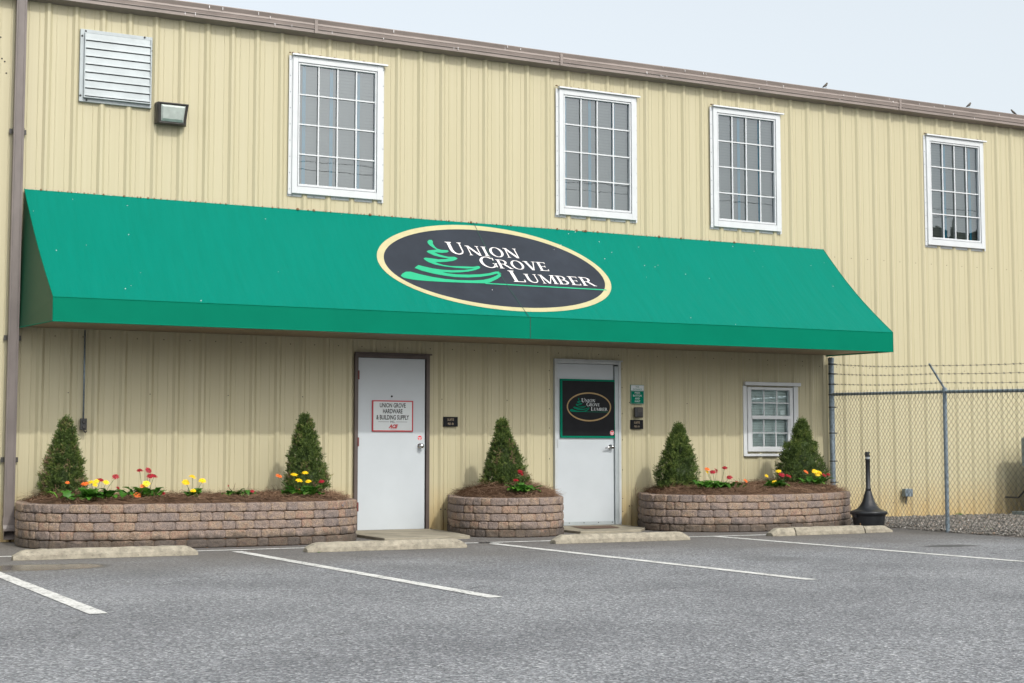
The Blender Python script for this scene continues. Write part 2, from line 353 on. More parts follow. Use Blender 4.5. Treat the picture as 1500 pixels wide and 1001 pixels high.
# ---------------------------------------------------------------- the metal building
B = empty('metal_building', (8, 0, 0), 'long two storey warehouse clad in ribbed cream steel with a taupe gutter', 'building')
X0, X1, ZT = -9.0, 31.0, 6.09
W_UP = [(5.325, 6.560, 4.118, 5.815), (9.000, 10.250, 4.125, 5.815), (11.445, 12.655, 4.130, 5.825), (15.315, 16.520, 4.118, 5.790)]
W_LOW = (11.950, 12.895, .965, 1.935)
D1, D2 = (6.200, 7.195, 0.02, 2.195), (8.968, 9.968, 0.02, 2.190)
holes = [(a + .05, b - .05, c + .05, d - .05) for a, b, c, d in W_UP + [W_LOW]] + [(D1[0] + .02, D1[1] - .02, 0, D1[3] - .02), (D2[0] + .02, D2[1] - .02, 0, D2[3] - .02)]
RIB = .3048
def prof(x):
    """panel face offset towards the viewer"""
    t = (x - 2.494) / RIB; f = (t - math.floor(t + .5)) * RIB     # 0 at rib centre
    a = abs(f)
    if a < .0145: return .026
    if a < .045: return .026 * (.045 - a) / (.0305)
    g_ = abs(a - .096)
    if g_ < .003: return .004
    if g_ < .007: return .004 * (.007 - g_) / .004
    return 0
xs = set([X0, X1])
k0, k1 = math.ceil((X0 - 2.494) / RIB), math.floor((X1 - 2.494) / RIB)
for k in range(k0, k1 + 1):
    c = 2.494 + RIB * k
    for s_ in (-1, 1):
        for a in (.0145, .045, .089, .093, .099, .103): xs.add(round(c + s_ * a, 5))
for h in holes: xs.add(h[0]); xs.add(h[1])
xs = sorted(x for x in xs if X0 <= x <= X1)
mb = MB()
for a, b in zip(xs[:-1], xs[1:]):
    if b - a < 1e-5: continue
    mid = (a + b) / 2; zs = [(0, ZT)]
    for h in holes:
        if h[0] - 1e-6 <= mid <= h[1] + 1e-6:
            nz = []
            for z0, z1 in zs:
                if h[2] > z0: nz.append((z0, min(h[2], z1)))
                if h[3] < z1: nz.append((max(h[3], z0), z1))
            zs = nz
    ya, yb = -prof(a), -prof(b)
    for z0, z1 in zs:
        if z1 > z0: mb.add([(a, ya, z0), (b, yb, z0), (b, yb, z1), (a, ya, z1)], [(0, 1, 2, 3)])
mb.build('wall', 'cream', B, fix=False)
bk = MB()   # other three sides
bk.add([(X0, 0, 0), (X0, 14, 0), (X0, 14, 7.2), (X0, 7, 7.9), (X0, 0, ZT)], [(0, 1, 2, 3, 4)])
bk.add([(X1, 0, 0), (X1, 14, 0), (X1, 14, ZT), (X1, 7, 7.9), (X1, 0, ZT)], [(0, 1, 2, 3, 4)])
bk.add([(X0, 14, 0), (X1, 14, 0), (X1, 14, ZT), (X0, 14, ZT)], [(0, 1, 2, 3)])
bk.build('wall', 'cream', B)
MB().add([(X0 - .1, -.02, 6.245), (X1 + .1, -.02, 6.245), (X1 + .1, 7, 7.95), (X0 - .1, 7, 7.95), (X0 - .1, 14.1, 6.1), (X1 + .1, 14.1, 6.1)], [(0, 1, 2, 3), (3, 2, 5, 4)]).build('roof', 'roof', B)
# eave gutter: extruded profile (y, z)
gp = [(-.012, 6.075), (-.150, 6.098), (-.150, 6.136), (-.162, 6.142), (-.162, 6.150), (-.150, 6.153), (-.156, 6.185), (-.160, 6.190), (-.150, 6.215), (-.158, 6.236), (-.168, 6.262), (-.166, 6.270), (-.155, 6.270), (-.150, 6.255), (-.02, 6.255), (-.012, 6.25)]
gx = [X0 - .05 + i * 3.048 for i in range(14)]; gx[-1] = X1 + .05
gut = MB()
vs = []; wob = []
nseg = 160
for i in range(nseg + 1):
    x = X0 - .05 + (X1 - X0 + .1) * i / nseg; dz = .006 * noise.noise(Vector((x * .5, 3, 1)))
    vs += [(x, y, z + dz) for y, z in gp]
n_ = len(gp)
gut.add(vs, [(i * n_ + j, i * n_ + (j + 1) % n_, (i + 1) * n_ + (j + 1) % n_, (i + 1) * n_ + j) for i in range(nseg) for j in range(n_)] + [tuple(range(n_)), tuple(nseg * n_ + j for j in range(n_))])
for x in (5.6, 9.0, 14.75, 20.8):   # lapped joints with sealant
    gut.box(x, x + .04, -.166, -.02, 6.093, 6.268)
GUT = gut.build('gutter', 'taupe', B)
for i in range(26):                     # bird droppings and sealant dabs
    pass
dr = MB()
for i in range(46):
    x = random.uniform(3, 19); z = random.choice([random.uniform(6.19, 6.262), random.uniform(6.10, 6.135)]); h = random.uniform(.008, .035)
    z = min(z, 6.262 - h); dr.box(x, x + random.uniform(.003, .010), -.1725, -.1715, z, z + h)
dr.build('droppings', 'emblem_white', GUT)['kind'] = 'stuff'
# downspout
dp = MB(); px, pw, pd = 2.185, .112, .085
def strap(z): return z
dp.box(px - pw / 2, px + pw / 2, -.045 - pd, -.045, .19, 6.085)
dp.box(px - pw / 2 + .018, px - pw / 2 + .024, -.049 - pd, -.045 - pd, .19, 6.08); dp.box(px + pw / 2 - .024, px + pw / 2 - .018, -.049 - pd, -.045 - pd, .19, 6.08)
P = dp.build('downspout', 'taupe_pipe', B, bevel=.006)
# kick-out elbow at the bottom, open mouth
el = MB()
def ring(z, y, w_, d_): return [(px - w_ / 2, y - d_ / 2, z), (px + w_ / 2, y - d_ / 2, z), (px + w_ / 2, y + d_ / 2, z + .02), (px - w_ / 2, y + d_ / 2, z + .02)]
rings = [ring(.27, -.088, .122, .095), ring(.19, -.090, .122, .097), ring(.15, -.105, .120, .10), [(px - .06, -.225, .130), (px + .06, -.225, .130), (px + .06, -.190, .035), (px - .06, -.190, .035)]]
vs = sum(rings, []); el.add(vs, [(i * 4 + k, i * 4 + (k + 1) % 4, (i + 1) * 4 + (k + 1) % 4, (i + 1) * 4 + k) for i in range(3) for k in range(4)])
el.box(px - .003, px + .003, -.142, -.136, .20, .27)
eo = el.build('elbow', 'taupe_pipe', P); so = eo.modifiers.new('s', 'SOLIDIFY'); so.thickness = .003
for z in (4.56, 2.245, .9):
    sb = MB(); sb.box(px - .092, px + .092, -.036, -.031, z - .028, z + .028); sb.box(px - .060, px - .056, -.134, -.034, z - .028, z + .028); sb.box(px + .056, px + .060, -.134, -.034, z - .028, z + .028)
    sb.build('bracket', 'bronze', P)
# panel screws (a regular row of tiny fasteners, one mesh) and mud specks
sc = MB()
def screw(x, z, r=.007, y=None): sc.lathe([(r, 0), (r, .003), (r * .5, .006)], (x, -prof(x) if y is None else y, z), 6, ax='y')
k = 0
x = 2.494 + RIB
while x < 13.3:
    if not (D1[0] - .2 < x < D1[1] + .1 and False): screw(x - .152, 2.285)
    x += RIB
for i in range(0, 34):
    x = 2.494 + RIB * (i + 1)
    if i % 3 == 0 and not (W_LOW[0] - .1 < x < W_LOW[1] + .1) and not (D1[0] - .05 < x < D1[1] + .05) and not (D2[0] - .05 < x < D2[1] + .05): screw(x, 1.65)
for i in range(33, 90):
    x = 2.494 + RIB * i - .15
    screw(x, 3.83, .006); screw(x, 2.22, .006)
for d, xo in ((D1, .07), (D2, -.07)):
    pass
for z in (.2, .37, .75, 1.15, 1.5, 1.85, 2.1): screw(D2[1] + .045, z); 
for z in (.45, .9, 1.3, 1.55, 1.8, 2.05): screw(D2[0] - .07, z)
for x in (7.36, 7.43, 7.53, 10.1, 10.15): screw(x, .27, .009)
for x, z in ((1.98, 5.62), (2.0, 5.38), (2.03, 5.35), (2.05, 5.22), (1.97, 4.75)): screw(x, z, .010)
for x in np.arange(13.6, 18, .31): screw(x + .1, .22 + .06 * random.random(), .009)
sc.build('screw', 'dark', B)['kind'] = 'stuff'

# ---- windows
def upper_window(r, tapes, label=None):
    x0, x1, z0, z1 = r
    f = MB()
    # casing (four boards) and inner sash bead
    f.box(x0 + .043, x0 + .108, -.056, .0, z0, z1 - .0); f.box(x1 - .095, x1 - .022, -.056, .0, z0, z1 - .0)
    f.box(x0 + .108, x1 - .095, -.0555, .0, z1 - .075, z1 - .0); f.box(x0 + .108, x1 - .095, -.0555, .0, z0, z0 + .085)
    f.box(x0 + .116, x0 + .134, -.047, .02, z0 + .092, z1 - .082); f.box(x1 - .121, x1 - .103, -.047, .02, z0 + .092, z1 - .082)
    f.box(x0 + .134, x1 - .121, -.0465, .02, z1 - .100, z1 - .082); f.box(x0 + .134, x1 - .121, -.0465, .02, z0 + .092, z0 + .120)
    f.box(x0 + .100, x1 - .085, -.026, .03, z0 + .07, z0 + .1); f.box(x0 + .1, x1 - .085, -.026, .03, z1 - .09, z1 - .06)
    f.box(x0 + .100, x0 + .122, -.026, .03, z0 + .1, z1 - .09); f.box(x1 - .110, x1 - .085, -.026, .03, z0 + .1, z1 - .09)
    W = f.build('window', 'white', B, bevel=.003)
    fl = MB()     # nailing flange lying on the pans, ribs break through it
    fl.box(x0, x0 + .044, -.034, -.030, z0 - .012, z1 + .0); fl.box(x1 - .023, x1, -.034, -.030, z0 - .03, z1 + .0)
    fl.box(x0, x1, -.0075, -.004, z0 - .034, z0 + .02)
    FL = fl.build('flange', 'white', W)
    s2 = MB()
    for i in range(9):
        z = z0 + .05 + (z1 - z0 - .1) * i / 8
        for xx in (x0 + .018, x1 - .010): s2.lathe([(.006, 0), (.006, .003), (.003, .005)], (xx, -.034, z), 6, ax='y')
    for i in range(5):
        xx = x0 + .06 + (x1 - x0 - .12) * i / 4; s2.lathe([(.006, 0), (.006, .003), (.003, .005)], (xx, -.0075, z0 - .022), 6, ax='y')
    s2.build('flange_screw', 'galv', W)['kind'] = 'stuff'
    cap = MB(); cap.add([(x0 - .0 + a, y, z) for a in (.03, x1 - x0 + .035) for y, z in ((-.03, z1 + .032), (-.082, z1 + .022), (-.085, z1 + .002), (-.078, z1 + .002), (-.03, z1 + .004))], [(0, 1, 6, 5), (1, 2, 7, 6), (2, 3, 8, 7), (3, 4, 9, 8), (4, 0, 5, 9), (0, 4, 3, 2, 1), (5, 6, 7, 8, 9)])
    cap.build('drip_cap', 'white', W)
    dirt = MB()
    for i in range(14):
        xx = x0 + random.uniform(0, x1 - x0) if i > 2 else x0 + random.uniform(-.01, .05)
        s_ = random.uniform(.006, .016); dirt.lathe([(s_, 0), (s_ * 1.2, s_ * .4), (s_ * .4, s_)], (xx, -.045, z1 + .028), 6)
    dirt.build('dirt', 'mud', W)['kind'] = 'stuff'
    gx0, gx1, gz0, gz1 = x0 + .134, x1 - .121, z0 + .120, z1 - .100
    gr = MB()
    for i in (1, 2, 3):
        c = gx0 + (gx1 - gx0) * i / 4; gr.box(c - .0085, c + .0085, -.034, -.020, gz0, gz1)
        c = gz0 + (gz1 - gz0) * i / 4; gr.box(gx0, gx1, -.0335, -.0205, c - .0085, c + .0085)
    gr.build('muntin', 'white', W)
    MB().add([(gx0, -.012, gz0), (gx1, -.012, gz0), (gx1, -.012, gz1), (gx0, -.012, gz1)], [(0, 1, 2, 3)]).build('pane', 'glass', W)
    bl = MB(); z = gz0
    while z < gz1 + .03:
        bl.add([(gx0 - .02, .045, z), (gx1 + .02, .045, z), (gx1 + .02, .062, z + .042), (gx0 - .02, .062, z + .042)], [(0, 1, 2, 3)]); z += .040
    BL = bl.build('blind', 'blind', W)
    tp = MB()
    for t in tapes: c = gx0 + (gx1 - gx0) * t; tp.box(c - .022, c + .022, .034, .038, gz0 - .02, gz1 + .02)
    tp.build('blind_tape', 'tape', W)
    MB().box(gx0 - .06, gx1 + .06, .075, .09, gz0 - .06, gz1 + .06).build('window_backing', 'inside', W)
    return W
upper_window(W_UP[0], (.08, .44, .80)); upper_window(W_UP[1], (.04, .42, .79)); upper_window(W_UP[2], (.03, .41, .78)); upper_window(W_UP[3], (.35, .88))
# lower single-hung window
x0, x1, z0, z1 = W_LOW
f = MB()
f.box(x0, x0 + .062, -.040, 0, z0, z1 - .02); f.box(x1 - .075, x1, -.040, 0, z0, z1 - .02); f.box(x0, x1, -.046, 0, z0 - .035, z0)
f.box(x0 + .066, x0 + .13, -.052, .02, z0 + .03, z1 - .035); f.box(x1 - .155, x1 - .10, -.052, .02, z0 + .03, z1 - .035)
f.box(x0 + .13, x1 - .155, -.0515, .02, z1 - .075, z1 - .035); f.box(x0 + .13, x1 - .155, -.0515, .02, z0 + .03, z0 + .10)
f.box(x0 + .13, x1 - .155, -.0565, .02, z0 + .485, z0 + .535)
f.box(x0 + .13, x0 + .146, -.046, .02, z0 + .10, z0 + .485); f.box(x1 - .185, x1 - .155, -.046, .02, z0 + .10, z0 + .485)
W = f.build('window', 'white', B, bevel=.003)
cap = MB(); cap.box(x0 + .005, x1 + .02, -.088, -.03, z1 - .015, z1 + .035); cap.build('drip_cap', 'white', W, bevel=.006)
gx0, gx1 = x0 + .13, x1 - .155
gr = MB()
for a, b in ((z0 + .10, z0 + .485), (z0 + .535, z1 - .075)):
    o_ = .012 if a < z0 + .3 else 0
    for i in (1, 2): c = gx0 + .008 + (gx1 - gx0 - .03 * (o_ > 0)) * i / 3; gr.box(c - .008, c + .008, -.034, -.022, a, b)
    c = (a + b) / 2; gr.box(gx0, gx1, -.0335, -.0225, c - .008, c + .008)
gr.build('muntin', 'white', W)
MB().add([(gx0, -.012, z0 + .06), (gx1, -.012, z0 + .06), (gx1, -.012, z1 - .06), (gx0, -.012, z1 - .06)], [(0, 1, 2, 3)]).build('pane', 'glass', W)
bl = MB(); z = z0 + .05
while z < z1:
    bl.add([(gx0 - .02, .035, z), (gx1 + .02, .035, z), (gx1 + .02, .044, z + .0345), (gx0 - .02, .044, z + .0345)], [(0, 1, 2, 3)]); z += .036
bl.build('blind', 'blind_w', W); MB().box(gx0 - .06, gx1 + .06, .075, .09, z0, z1).build('window_backing', 'inside', W)

# ---- louvred vent
vx0, vx1, vz0, vz1 = 2.842, 3.662, 4.980, 5.822
v_ = MB(); v_.box(vx0, vx0 + .055, -.040, 0, vz0, vz1); v_.box(vx1 - .022, vx1, -.040, 0, vz0, vz1); v_.box(vx0 + .055, vx1 - .022, -.0395, 0, vz1 - .045, vz1); v_.box(vx0 + .055, vx1 - .022, -.0395, 0, vz0, vz0 + .05)
v_.box(vx0 + .045, vx0 + .057, -.075, -.03, vz0 + .045, vz1 - .04); v_.box(vx1 - .024, vx1 - .014, -.075, -.03, vz0 + .045, vz1 - .04); v_.box(vx0 + .045, vx1 - .014, -.080, -.03, vz0 + .040, vz0 + .052)
V = v_.build('louvre_vent', 'alu', B, bevel=.002)
sl = MB(); n = 8; hh = (vz1 - .05 - vz0 - .052) / n
for i in range(n):
    za = vz0 + .053 + i * hh
    pr = [(-.066, za + .015), (-.064, za + .034), (-.056, za + .037), (-.052, za + hh + .004)]
    for (ya, z_a), (yb, z_b) in zip(pr[:-1], pr[1:]): sl.add([(vx0 + .057, ya, z_a), (vx1 - .024, ya, z_a), (vx1 - .024, yb, z_b), (vx0 + .057, yb, z_b)], [(0, 1, 2, 3)])
sl.build('louvre_blade', 'alu', V, fix=False)
MB().box(vx0 + .05, vx1 - .02, -.044, -.040, vz0 + .045, vz1 - .04).build('vent_backing', simple('vent_backing', (.10, .12, .12), .6), V)
s2 = MB()
for x, z in ((2.862, 5.74), (2.856, 5.045), (2.925, 5.0), (3.650, 5.66), (2.90, 5.80), (3.57, 5.81)): s2.lathe([(.012, 0), (.012, .006), (.006, .01)], (x, -.040, z), 8, ax='y')
s2.build('vent_screw', 'dark', V)['kind'] = 'stuff'

# ---- doors
def door(d, leafmat, framemat, fw, fr_left=True):
    x0, x1, z0, z1 = d
    f = MB(); f.box(x0, x0 + fw, -.052, .05, z0 - .01, z1); f.box(x1 - fw, x1, -.052, .05, z0 - .01, z1); f.box(x0 + fw, x1 - fw, -.0515, .05, z1 - fw, z1)
    F = f.build('door_frame', framemat, B, bevel=.003)
    return F
F1 = door(D1, 'white_door', 'brown_frame', .045)
MB().box(D1[0] - .004, D1[1] + .02, -.075, -.03, D1[3] + .001, D1[3] + .018).build('drip_edge', 'brown_frame', F1)
L1 = MB().box(6.252, 7.138, -.028, .02, .035, 2.147).build('door', 'white_door', B, bevel=.003)
MB().box(6.24, 7.16, -.060, .05, .0, .028).build('threshold', 'alu', F1)
h = MB()
for z in (1.93, 1.11, .32): h.box(6.236, 6.254, -.040, -.024, z - .055, z + .055)
for nm_z in (1.93, 1.11, .32):
    MB().box(6.236, 6.256, -.058, -.050, nm_z - .055, nm_z + .055).build('hinge', simple('hinge_primer', (.12, .025, .02), .6) if nm_z > 1.9 else bpy.data.materials['hinge_primer'], L1)
kb = MB(); kb.lathe([(.034, 0), (.034, .006), (.014, .010), (.013, .035), (.026, .045), (.031, .060), (.026, .074), (.010, .080)], (7.072, -.028, 1.062), 20, ax='y')
kb.build('door_knob', 'chrome', L1, smooth=True)
MB().lathe([(.013, 0), (.013, .004), (.008, .005)], (6.692, -.028, 1.675), 12, ax='y').build('peephole', 'dark', L1)
MB().box(7.142, 7.150, -.050, -.020, 1.02, 1.10).build('strike_plate', 'dark', F1)
F2 = door(D2, 'white_door', 'grey_frame', .038)
MB().box(D2[0] - .012, D2[1] + .02, -.068, -.03, D2[3] + .001, D2[3] + .018).build('drip_edge', 'grey_frame', F2)
L2 = MB().box(9.012, 9.862, -.030, .02, .07, 2.148).build('door', 'white_door', B, bevel=.003)
MB().box(9.0, 9.92, -.060, .05, .0, .026).build('threshold', 'alu', F2)
sw = MB().box(9.012, 9.862, -.040, -.031, .032, .078); sw.build('door_sweep', 'alu', L2)
s2 = MB()
for x in (9.18, 9.40, 9.62, 9.83): s2.lathe([(.007, 0), (.007, .003)], (x, -.040, .062), 6, ax='y')
s2.build('sweep_screw', 'dark', L2)['kind'] = 'stuff'
MB().box(9.868, 9.922, -.058, -.020, .03, 2.13).build('astragal', 'alu', L2, bevel=.003)
lv = MB(); lv.lathe([(.034, 0), (.034, .008), (.018, .012), (.018, .050), (.024, .055), (.022, .064)], (9.815, -.030, 1.055), 18, ax='y')
lv.tube([(9.815, -.085, 1.055), (9.76, -.088, 1.052), (9.705, -.084, 1.040)], [.012, .010, .008], 8); lv.build('lever_handle', 'chrome', L2, smooth=True)
for z in (1.90, 1.10): MB().box(9.000, 9.012, -.060, -.053, z - .06, z + .06).build('hinge', 'grey_frame', L2)

# ---------------------------------------------------------------- awning
AW = empty('awning', (7.8, 0, 2.35), 'long green vinyl awning with an oval lumber company emblem over both doors', 'awning')
TL, TR = Vector((2.272, -.034, 3.920)), Vector((13.385, -.034, 3.925))
FL_, FR_ = Vector((2.424, -1.25, 2.600)), Vector((13.60, -1.25, 2.630))
BL_, BR_ = Vector((2.426, -1.25, 2.345)), Vector((13.60, -1.25, 2.365))
WL_, WR_ = Vector((2.235, -.034, 2.358)), Vector((13.400, -.034, 2.368))
def sag(v): return -.055 * math.sin(math.pi * v)
cv = MB(); nu, nv = 60, 18; vs = []
nrm = (TR - TL).cross(FL_ - TL).normalized()
if nrm.y > 0: nrm = -nrm
def slope_pt(u, v, off=0):
    """u along, v down the slope, both 0..1"""
    a = TL.lerp(TR, u); b = FL_.lerp(FR_, u); return a.lerp(b, v) + nrm * (sag(v) + off)
for j in range(nv + 1):
    for i in range(nu + 1): vs.append(slope_pt(i / nu, j / nv))
cv.add(vs, [(j * (nu + 1) + i, j * (nu + 1) + i + 1, (j + 1) * (nu + 1) + i + 1, (j + 1) * (nu + 1) + i) for j in range(nv) for i in range(nu)])
cv.build('canopy', 'canopy', AW, smooth=True)
MB().add([FL_, FR_, BR_, BL_], [(0, 1, 2, 3)]).build('valance', 'green_vinyl', AW)
MB().add([TL] + [slope_pt(0, j / 8) for j in range(1, 8)] + [FL_, BL_, WL_], [tuple(range(11))]).build('side_panel', 'side_vinyl', AW)
MB().add([TR] + [slope_pt(1, j / 8) for j in range(1, 8)] + [FR_, BR_, WR_], [tuple(range(11))]).build('side_panel', 'side_vinyl', AW)
up = Vector((0, 0, .012))
MB().add([WL_ + up, WR_ + up, BR_ + up, BL_ + up], [(0, 1, 2, 3)]).build('soffit', 'soffit', AW)
sm = MB()
for i in range(1, 9):
    a = WL_.lerp(WR_, i / 9); b = BL_.lerp(BR_, i / 9)
    a, b = a + Vector((.9 * 0, 0, .008)), b + Vector((0, .02, .008)); d = Vector((.006, 0, 0)); sm.add([a - d, a + d, b + d, b - d], [(0, 1, 2, 3)])
sm.build('soffit_seam', 'dark', AW)['kind'] = 'stuff'
tr = MB(); tr.tube([BL_, BR_], .007, 6); tr.tube([FL_, FR_], .005, 6); tr.tube([BL_, FL_], .006, 6); tr.tube([BR_, FR_], .005, 6); tr.tube([WL_, BL_], .006, 6); tr.tube([WR_, BR_], .006, 6)
tr.tube([slope_pt(0, j / 8, .001) for j in range(9)], .005, 6); tr.tube([slope_pt(1, j / 8, .001) for j in range(9)], .005, 6)
tr.build('piping', 'green_vinyl', AW)
US = lambda X: (X - 2.272) / (13.385 - 2.272)
SL = 1.8179
def emb(x, v, off):      # emblem coordinates: x' metres along, v metres down the slope
    vv = v / SL; X = x + .1 * v
    a = TL.x + (FL_.x - TL.x) * vv; b = TR.x + (FR_.x - TR.x) * vv
    return slope_pt((X - a) / (b - a), vv, off)
seam = MB(); seam.add(sum([[emb(7.795 + d, v, .0075) for d in (-.004, .004)] for v in np.linspace(.0, 1.815, 14)], []), [(2 * i, 2 * i + 1, 2 * i + 3, 2 * i + 2) for i in range(13)])
seam.build('seam', 'seam', AW)
x_ = 8.0; MB().box(x_ - .004, x_ + .004, -1.2535, -1.251, 2.356, 2.613).build('seam', 'seam', AW)
def disc_strip(cx, cv_, rx, rv, fx, fv, n=96, off=0, mapf=None):
    """ring between two ellipses (fx, fv inner radii), or a gridded disc when fx is 0"""
    mb = MB(); vs = []; rings_ = [(fx, fv), (rx, rv)] if fx else [(rx * k / 10, rv * k / 10) for k in range(11)]
    for a, b in rings_:
        for k in range(n):
            t = 2 * math.pi * k / n; vs.append(mapf(cx + a * math.cos(t), cv_ + b * math.sin(t), off))
    return mb.add(vs, [(r_ * n + k, r_ * n + (k + 1) % n, (r_ + 1) * n + (k + 1) % n, (r_ + 1) * n + k) for r_ in range(len(rings_) - 1) for k in range(n)])
ECX, ECV, ERX, ERV = 7.79, .885, 1.585, .828
EM = disc_strip(ECX, ECV, ERX - .075, ERV - .075, 0, 0, off=.003, mapf=emb).build('emblem', 'emblem_grey', AW, fix=False)
disc_strip(ECX, ECV, ERX, ERV, ERX - .085, ERV - .080, off=.0045, mapf=emb).build('emblem_border', 'emblem_cream', EM)
SWOOSH = [(7.011, 0.416), (7.04, 0.388), (7.078, 0.384), (7.084, 0.409), (7.069, 0.455), (7.075, 0.502), (7.097, 0.54), (7.145, 0.559), (7.232, 0.558), (7.24, 0.578), (7.209, 0.6), (7.135, 0.616), (7.032, 0.612), (7.075, 0.643), (7.139, 0.669), (7.195, 0.681), (7.284, 0.676), (7.313, 0.702), (7.281, 0.729), (7.227, 0.757), (7.117, 0.784), (7.04, 0.794), (6.972, 0.797), (7.006, 0.82), (7.069, 0.846), (7.161, 0.858), (7.336, 0.851), (7.475, 0.845), (7.546, 0.824), (7.568, 0.84), (7.55, 0.868), (7.473, 0.909), (7.358, 0.948), (7.25, 0.971), (7.11, 0.987), (6.995, 0.984), (7.054, 1.005), (7.184, 1.015), (7.333, 1.009), (7.502, 0.988), (7.64, 0.956), (7.745, 0.916), (7.797, 0.911), (7.81, 0.95), (7.782, 1.005), (7.707, 1.063), (7.574, 1.142), (7.502, 1.165), (7.264, 1.175), (6.959, 1.182), (6.696, 1.181), (6.536, 1.169), (6.434, 1.144), (6.405, 1.11), (6.44, 1.065), (6.503, 1.021), (6.57, 1.015), (6.674, 1.054), (6.825, 1.095), (6.983, 1.121), (7.162, 1.129), (7.348, 1.121), (7.506, 1.096), (7.624, 1.052), (7.723, 0.997), (7.766, 0.963), (7.752, 0.953), (7.649, 0.995), (7.494, 1.037), (7.309, 1.066), (7.124, 1.071), (6.986, 1.053), (6.853, 1.025), (6.726, 0.982), (6.65, 0.937), (6.692, 0.899), (6.721, 0.876), (6.794, 0.899), (6.892, 0.925), (7.007, 0.94), (7.153, 0.94), (7.307, 0.923), (7.416, 0.897), (7.475, 0.874), (7.37, 0.888), (7.223, 0.887), (7.082, 0.874), (6.957, 0.85), (6.878, 0.805), (6.845, 0.765), (6.841, 0.74), (6.873, 0.725), (6.944, 0.73), (7.035, 0.744), (7.139, 0.73), (7.191, 0.716), (7.09, 0.699), (7.003, 0.672), (6.946, 0.631), (6.93, 0.609), (6.957, 0.586), (7.031, 0.57), (7.084, 0.559), (7.047, 0.528), (7.014, 0.487), (7.002, 0.444)]
def dense(p, step=.06):
    o = []
    for a, b in zip(p, p[1:] + p[:1]):
        n = max(1, int(math.hypot(b[0] - a[0], b[1] - a[1]) / step)); o += [(a[0] + (b[0] - a[0]) * i / n, a[1] + (b[1] - a[1]) * i / n) for i in range(n)]
    return o
